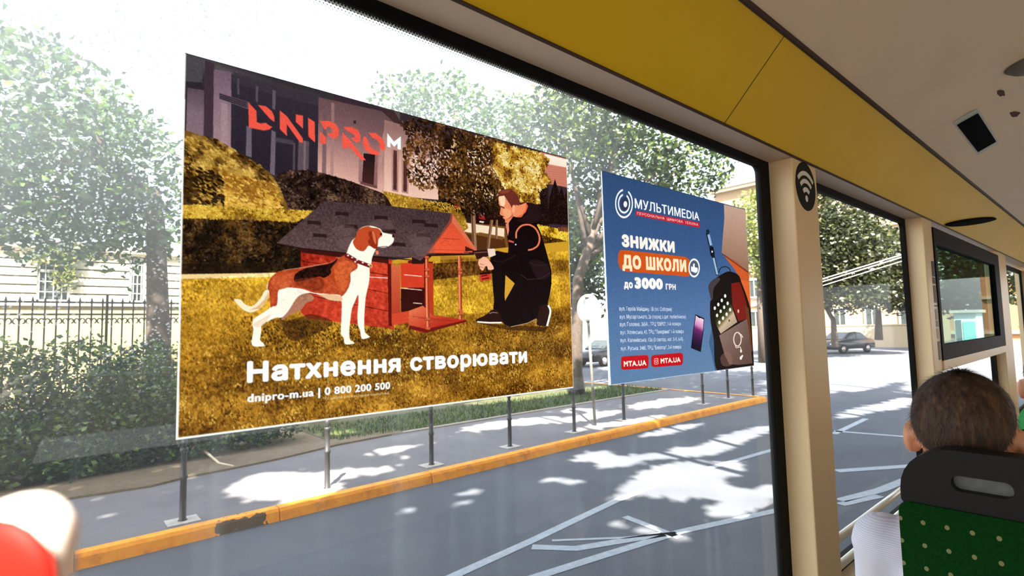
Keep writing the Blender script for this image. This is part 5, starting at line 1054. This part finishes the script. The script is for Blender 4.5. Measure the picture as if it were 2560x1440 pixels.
ka, kb = pX(2390, 870, 40), pX(2448, 870, 40); t = thing('kiosk', 'pale teal street kiosk seen through the tinted third window', 'kiosk', (40, (ka[1]+kb[1])/2, 0)); hw_ = abs(ka[1]-kb[1])/2
b = MB(); b.box((0, -hw_, 0), (1.8, hw_, 2.5)); b.build('cabin', mat('kiosk_white', (226, 236, 232), 0.6), t, bevel=0.03)
b = MB(); b.box((-0.04, -hw_*0.85, 0.9), (0.02, hw_*0.2, 2.0)); b.build('window', mat('kiosk_teal', (120, 190, 186), 0.3), t); b = MB(); b.box((-0.2, -hw_-0.15, 2.5), (2.0, hw_+0.15, 2.66)); b.build('roof', greyst, t); b = MB(); b.box((-0.04, hw_*0.35, 0.05), (0.02, hw_*0.85, 2.1)); b.build('door', mat('kiosk_door', (70, 90, 92), 0.5), t)
dkpaint = mat('dark_car_paint', (40, 38, 42), 0.2, var=0.05)
car('dark sedan parked across the street, seen through the second window', pX(2110, 880, 42)*[1, 1, 0], math.atan2(0.27, -0.96), dkpaint)
car('black car half hidden behind the blue poster and the sign pole', (24.4, 18.9, 0), pi, mat('black_car_paint', (24, 24, 27), 0.2, var=0.05))
for (a_, c_, l) in (((2038, 660), (2268, 592), 'lowest overhead wire crossing the second window'), ):
    pass
wire = mat('wire_pale', (208, 204, 196), 0.5)
for i, (ya, yb, lb) in enumerate(((704, 634, 'upper thick overhead wire crossing the second window'), (713, 640, 'overhead wire just under the upper thick one'), (722, 650, 'lowest thin overhead wire in the second window'))):
    A_, B_ = Vector(pX(1700, ya+98, 30)), Vector(pX(2290, yb-8, 30)); b = MB(); b.tube([A_, (A_+B_)/2+Vector((0, 0, -0.05)), B_], 0.022 if i < 2 else 0.014, 6); tag(b.build('overhead_wire', wire), lb, 'wire', 'overhead wires')

# ------------------------------------------------------------------ inside: bars, seats, passengers, hand
zu = pY(2190, 1274, -0.055)[2]; zl_ = pY(2150, 1370, -0.055)[2]
for z, xe, lb in ((zu, pY(2276, 1208, -0.055)[0], 'upper white bar across the second window'), (zl_, 4.16, 'lower white bar across the second window')):
    b = MB(); b.tube([(2.42, -0.055, z), (xe-0.01, -0.055, z), (xe, -0.055, z)], [0.016, 0.016, 0.010], 14)
    tag(b.build('handrail', chrome), lb, 'handrail', 'bars across the second window')
def plate(name, outline, holes, d, m, parent, axis=lambda u, v: (0, u, v), bevel=0.0):
    bm = bmesh.new()
    for loop in [outline]+holes:
        vs = [bm.verts.new(axis(u, v)) for u, v in loop]
        for i in range(len(vs)): bm.edges.new((vs[i], vs[(i+1) % len(vs)]))
    bmesh.ops.triangle_fill(bm, use_beauty=True, edges=bm.edges[:])
    me = bpy.data.meshes.new(name); bm.to_mesh(me); bm.free(); me.materials.append(m); o = bpy.data.objects.new(name, me); COL.objects.link(o); o.parent = parent
    s_ = o.modifiers.new('thick', 'SOLIDIFY'); s_.thickness = d; s_.offset = 0
    if bevel: v = o.modifiers.new('bevel', 'BEVEL'); v.width = bevel; v.segments = 3; v.limit_method = 'ANGLE'
    return o
def rrect(u0, u1, v0, v1, r_, n=7):
    P = []
    rs = r_ if isinstance(r_, (tuple, list)) else (r_,)*4
    for (cx, cy, q), rr in zip(((u1, v1, 0), (u0, v1, 1), (u0, v0, 2), (u1, v0, 3)), rs):
        cx += -rr if q in (0, 3) else rr; cy += -rr if q in (0, 1) else rr
        for i in range(n+1): a = q*pi/2+i/n*pi/2; P.append((cx+rr*math.cos(a), cy+rr*math.sin(a)))
    return P
k = NT('dotted_green_fabric'); bs = k.n('BsdfPrincipled'); bs.inputs['Roughness'].default_value = 0.9; bs.inputs['Specular IOR Level'].default_value = 0.1
co = k.n('TexCoord'); sp = k.n('SeparateXYZ'); k.l(co.outputs['Object'], sp.inputs[0])
cy_ = k.math('COSINE', k.math('MULTIPLY', sp.outputs['Y'], 2*pi/0.036)); cz_ = k.math('COSINE', k.math('MULTIPLY', sp.outputs['Z'], 2*pi/0.042))
dm = k.math('GREATER_THAN', k.math('ADD', cy_, cz_), 1.80); mx = k.n('Mix', data_type='RGBA'); k.l(dm, mx.inputs[0])
k.l(k.ramp(k.tex(160, 2), [(0.3, tuple(lin((2, 40, 8)))), (0.7, tuple(lin((4, 56, 15))))]), mx.inputs[6]); mx.inputs[7].default_value = L4((118, 122, 84)); k.l(mx.outputs[2], bs.inputs['Base Color']); k.l(bs.outputs[0], k.out.inputs[0])
dotted = k.m; seatgreen = mat('green_seat_shell', (40, 176, 96), 0.5, var=0.06)
recess = mat('recess_grey', (86, 90, 90), 0.35, var=0.3, scale=30)
def seat(label, x, yc, top_m, zt=1.957):
    t = thing('bus_seat', label, 'seat', (x, yc, FZ)); z0 = FZ; hw = 0.178
    plate('headrest_shell', rrect(-hw, hw, 1.845-z0, zt-z0, (0.085, 0.085, 0.01, 0.01)), [rrect(0.012, 0.098, 1.884-z0, 1.912-z0, 0.012, 4), rrect(-0.098, -0.012, 1.884-z0, 1.912-z0, 0.012, 4)], 0.05, top_m, t, bevel=0.012)
    plate('handle_recess', rrect(-0.11, 0.11, 1.876-z0, 1.92-z0, 0.012, 4), [], 0.006, recess, t)
    plate('backrest', rrect(-hw-0.004, hw+0.004, 1.20-z0, 1.850-z0, 0.02), [], 0.062, dotted, t, bevel=0.015)
    b = MB(); b.box((0.02, -0.21, 1.24-z0), (0.46, 0.21, 1.31-z0)); b.build('cushion', dotted, t, bevel=0.025)
    b = MB(); b.box((0.0, -0.2, 1.20-z0), (0.45, 0.2, 1.24-z0)); b.build('seat_pan', blackp, t, bevel=0.01)
    b = MB(); b.box((0.12, -0.05, 0), (0.3, 0.05, 1.20-z0)); b.box((0.05, -0.16, 0), (0.38, 0.16, 0.02)); b.build('pedestal', mat('seat_steel', (110, 110, 112), 0.4, metal=0.5), t, bevel=0.008); return t
seat('green dotted bus seat with black headrest shell in front of the camera', 1.30, -0.785, blackp)
seat('bright green bus seat at the right edge, ahead of the seated passenger', 2.35, -0.845, seatgreen, 1.95)
skin = mat('skin', (214, 156, 124), 0.5, var=0.06, scale=20, sss=0.08); hair = NT('brown_hair')
bs = hair.n('BsdfPrincipled'); f = hair.tex(60, 4, 0.7, stretch=(1, 1, 0.12)); hair.l(hair.ramp(f, [(0.3, tuple(lin((30, 20, 15)))), (0.55, tuple(lin((66, 45, 32)))), (0.78, tuple(lin((120, 90, 64))))]), bs.inputs['Base Color']); bs.inputs['Roughness'].default_value = 0.6
bp = hair.n('Bump'); bp.inputs['Strength'].default_value = 0.7; bp.inputs['Distance'].default_value = 0.006; hair.l(f, bp.inputs['Height']); hair.l(bp.outputs[0], bs.inputs['Normal']); hair.l(bs.outputs[0], hair.out.inputs[0])
hair_m = hair.m; dark_hair = mat('dark_hair', (26, 22, 22), 0.6, var=0.3, scale=60, bump=0.5)
def limb(mb, P, R_, n=12): mb.tube(P, R_, n); [mb.ball(p, r_*0.99, 12) for p, r_ in zip(P, R_)]
def passenger(label, head, hm, shirt, trousers, lean=0.0, seat_y=-0.78, hx=1.0):
    h = Vector(head); base = Vector((h.x-0.02, seat_y, FZ)); t = thing('person', label, 'person', base); L = lambda p: Vector(p)-base
    b = MB()
    b.ball(L(h+Vector((0, 0, 0.012))), (0.098, 0.083, 0.108), 24); b.ball(L(h+Vector((0.03, 0, -0.055))), (0.066, 0.066, 0.075), 20)     # skull, jaw
    b.ball(L(h+Vector((0.085, 0, -0.105))), (0.022, 0.028, 0.02), 12); b.tube([L(h+Vector((0.092, 0, 0.02))), L(h+Vector((0.118, 0, -0.035)))], [0.008, 0.017], 8); b.ball(L(h+Vector((0.115, 0, -0.036))), 0.016, 10)
    b.tube([L(h+Vector((0.088, -0.05, 0.03))), L(h+Vector((0.1, 0, 0.028))), L(h+Vector((0.088, 0.05, 0.03)))], 0.012, 8); b.tube([L(h+Vector((0.092, -0.022, -0.075))), L(h+Vector((0.101, 0, -0.074))), L(h+Vector((0.092, 0.022, -0.075)))], 0.008, 8)
    for sg in (-1, 1):
        b.ball(L(h+Vector((-0.006, sg*0.094, -0.022))), (0.022, 0.013, 0.036), 14); b.ball(L(h+Vector((0.0, sg*0.086, -0.045))), (0.012, 0.008, 0.014), 10)
    sh = Vector((h.x-0.015, (h.y+seat_y)/2, h.z-0.245)); b.tube([L(h+Vector((-0.015, 0, -0.05))), L(h+Vector((-0.022, 0, -0.16))), L(sh+Vector((0, 0, 0.02)))], [0.058, 0.056, 0.075], 16)
    hips = Vector((h.x+0.03, seat_y, 1.38)); b.tube([L(sh), L((sh+hips)/2), L(hips)], [0.11, 0.115, 0.12], 16); b.ball(L(hips), (0.13, 0.17, 0.09), 16)
    hands = []
    for sg in (-1, 1):
        S_ = sh+Vector((0, sg*0.185, -0.02)); E_ = S_+Vector((0.10, sg*0.03, -0.27)); W_2 = Vector((hips.x+0.30, seat_y+sg*0.13, 1.47))
        limb(b, [L(sh+Vector((0, sg*0.08, 0.0))), L(S_), L((S_+E_)/2), L(E_), L((E_+W_2)/2), L(W_2)], [0.06, 0.055, 0.046, 0.04, 0.036, 0.026])
        b.ball(L(W_2+Vector((0.045, 0, -0.008))), (0.045, 0.036, 0.015), 14)
        for q in range(4):
            o_ = -0.027+0.018*q; P = [L(W_2+Vector((0.075, o_, -0.008))), L(W_2+Vector((0.108+0.006*(q in (1, 2)), o_*1.05, -0.016))), L(W_2+Vector((0.13+0.008*(q in (1, 2)), o_*1.05, -0.034)))]; limb(b, P, [0.0095, 0.0085, 0.007], 8)
        limb(b, [L(W_2+Vector((0.02, -sg*0.03, -0.006))), L(W_2+Vector((0.05, -sg*0.052, -0.01))), L(W_2+Vector((0.075, -sg*0.055, -0.018)))], [0.012, 0.010, 0.008], 8)
        K_2 = Vector((hips.x+0.42, seat_y+sg*0.11, 1.40)); A_2 = Vector((hips.x+0.44, seat_y+sg*0.10, FZ+0.09)); limb(b, [L(hips+Vector((0, sg*0.08, 0))), L(K_2), L(A_2)], [0.085, 0.06, 0.04])
    body = remesh(b, 'body', 0.007, skin, t, 3)
    b = MB()                                                        # hair cap, open over the face and above the nape
    V = []; F = []; n, m2 = 30, 14
    for i in range(m2+1):
        for k_ in range(n):
            a = 2*pi*k_/n; front = max(0, math.cos(a)); side_ = abs(math.sin(a)); lim = 1.46+0.86*max(0, -math.cos(a))**0.8-0.40*front**0.8; th = lim*i/m2; sh_ = 1-0.12*max(0, (i/m2-0.72)/0.28)**1.5
            wob = 1+0.02*math.sin(7*a+3*th)+0.012*math.sin(17*a)
            V.append(L(h+Vector((-0.004+0.107*sh_*math.sin(th)*math.cos(a)*wob, 0.091*sh_*math.sin(th)*math.sin(a)*wob, 0.012+0.112*math.cos(th)*sh_))))
    for i in range(m2):
        for k_ in range(n): F.append((i*n+k_, (i+1)*n+k_, (i+1)*n+(k_+1) % n, i*n+(k_+1) % n))
    b.add(V, F, 0, True); rh = random.Random(int(h.x*1000))            # short strands break up the outline
    for _ in range(5200):
        i = rh.randint(0, m2-1); k_ = rh.randrange(n); p, p2 = V[i*n+k_], V[(i+1)*n+k_]; q2 = V[i*n+(k_+1) % n]; u_ = rh.random(); v_ = rh.random()
        o_ = p*(1-u_-0.0)+p2*u_; o_ = o_*(1-v_*0.9)+(q2+(o_-p))*(v_*0.9); dn_ = (p2-p); dn_ = dn_.normalized() if dn_.length > 1e-6 else Vector((0, 0, -1)); c_ = L(h); out = (o_-c_).normalized()
        e_ = o_+(dn_+Vector((rh.gauss(0, .35), rh.gauss(0, .35), rh.gauss(0, .2)))).normalized()*rh.uniform(0.012, 0.024)+out*rh.uniform(0.001, 0.006); w_ = out.cross(dn_)
        w_ = w_.normalized()*0.0007 if w_.length > 1e-6 else Vector((0.0007, 0, 0)); b.add([o_-w_, o_+w_, e_], [(0, 1, 2)], 0)
    ho_ = b.build('hair', hm, t); b = MB(); b.tube([L(sh+Vector((0, 0, 0.125))), L(sh+Vector((0, 0, 0.06))), L(sh+Vector((0, 0, 0.02))), L((sh+hips)/2), L(hips)], [0.066, 0.078, 0.115, 0.13, 0.135], 18); b.ball(L(hips), (0.14, 0.165, 0.06), 16); b.ball(L(sh+Vector((0, 0, -0.06))), (0.125, 0.185, 0.085), 16); b.ball(L((sh+hips)/2), (0.13, 0.17, 0.16), 16)
    for sg in (-1, 1):
        S_ = sh+Vector((0, sg*0.185, -0.02)); E_ = S_+Vector((0.10, sg*0.03, -0.27)); limb(b, [L(sh+Vector((0, sg*0.06, 0.0))), L(S_), L(S_*0.25+E_*0.75)], [0.075, 0.07, 0.066])
    remesh(b, 'shirt', 0.008, shirt, t, 4)
    b = MB(); b.ball(L(hips), (0.15, 0.178, 0.095), 16)
    for sg in (-1, 1):
        K_2 = Vector((hips.x+0.42, seat_y+sg*0.11, 1.40)); A_2 = Vector((hips.x+0.44, seat_y+sg*0.10, FZ+0.09)); limb(b, [L(hips+Vector((0, sg*0.08, 0))), L(K_2), L(A_2)], [0.098, 0.074, 0.058])
    remesh(b, 'trousers', 0.009, trousers, t, 4)
    for sg in (-1, 1):
        A_2 = Vector((hips.x+0.44, seat_y+sg*0.10, FZ)); b = MB(); b.ball(L(A_2+Vector((0.07, 0, 0.045))), (0.13, 0.045, 0.045), 14); b.build('shoe', blackp, t)
    return t
k = NT('striped_shirt'); bs = k.n('BsdfPrincipled'); bs.inputs['Roughness'].default_value = 0.85
co = k.n('TexCoord'); sp = k.n('SeparateXYZ'); k.l(co.outputs['Object'], sp.inputs[0]); sn = k.math('SINE', k.math('MULTIPLY', sp.outputs['Z'], 2*pi/0.0042))
k.l(k.ramp(k.math('ADD', k.math('MULTIPLY', sn, 0.5), 0.5), [(0.3, tuple(lin((186, 189, 208)))), (0.7, tuple(lin((206, 209, 224))))]), bs.inputs['Base Color']); k.l(bs.outputs[0], k.out.inputs[0]); lav = k.m
jeans = mat('blue_grey_cloth', (92, 100, 124), 0.9, var=0.15, scale=40)
hd = CAM+ray(2412, 1078)*1.12
passenger('man with short brown hair and pale striped shirt seen from behind', hd, hair_m, lav, jeans, seat_y=-0.75)
passenger('passenger with dark hair at the right edge beyond the bright green seat', Vector(pX(2650, 960, 2.56)), dark_hair, mat('dark_shirt', (60, 62, 70), 0.9), jeans, seat_y=-0.88)
# the photographer's raised hand, fingertip near the lens
pale = mat('pale_skin', (252, 236, 224), 0.55, var=0.03, scale=30, sss=0.1)
Rw, Uw, Fw = Vector(Rv), Vector(Uv), Vector(Fv)
tip = Vector(CAM+ray(62, 1345)*0.113); tdir = (tip-Vector(CAM)).normalized()
dn = (-Uw-Fw*0.10-Rw*0.10).normalized(); sd_ = Rw; bk = tdir
wrist = tip+dn*0.175+bk*0.015; el = wrist+Vector((-0.10, -0.10, -0.30))
t = thing('hand', 'blurred pale raised fingertip with a red centre in the lower left corner', 'hand', wrist); L = lambda p: Vector(p)-wrist
b = MB(); limb(b, [L(tip), L(tip+dn*0.024), L(tip+dn*0.048+bk*0.002), L(tip+dn*0.082+bk*0.006)], [0.0096, 0.0102, 0.0102, 0.0108])
pc = tip+dn*0.125+bk*0.012-sd_*0.028
b.ball(L(pc), (0.040, 0.040, 0.040), 16); b.ball(L(pc+dn*0.02), (0.038, 0.036, 0.038), 16); b.ball(L(pc-dn*0.025-sd_*0.012), 0.03, 14)
for q in range(1, 4):
    k0 = tip+dn*(0.085+0.004*q*q*0.5)+bk*0.01-sd_*0.019*q; k1 = k0-dn*0.03-bk*0.028; k2 = k1+dn*0.014-bk*0.02; k3 = k2+dn*0.024+bk*0.006
    limb(b, [L(k0), L(k1), L(k2), L(k3)], [0.0105, 0.0098, 0.009, 0.008], 10)
th0 = pc+dn*0.03+sd_*0.035; limb(b, [L(th0), L(th0+sd_*0.022-dn*0.03), L(th0+sd_*0.014-dn*0.058-bk*0.012)], [0.014, 0.0115, 0.0095], 10)
limb(b, [L(pc+dn*0.03), L(wrist+dn*0.01), L((wrist+el)/2), L(el)], [0.036, 0.030, 0.038, 0.044], 14)
hm_ = remesh(b, 'palm_and_fingers', 0.0028, pale, t, 3)
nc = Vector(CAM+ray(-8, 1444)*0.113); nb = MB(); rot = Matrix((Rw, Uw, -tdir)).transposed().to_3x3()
nb.ball(L(nc-tdir*0.0086), (0.0124, 0.0126, 0.0050), 20, rot=rot); nb.build('red_oval', mat('red_tip', (172, 18, 6), 0.6, var=0.03, spec=0.2), t)  # red oval set into the near face of the fingertip
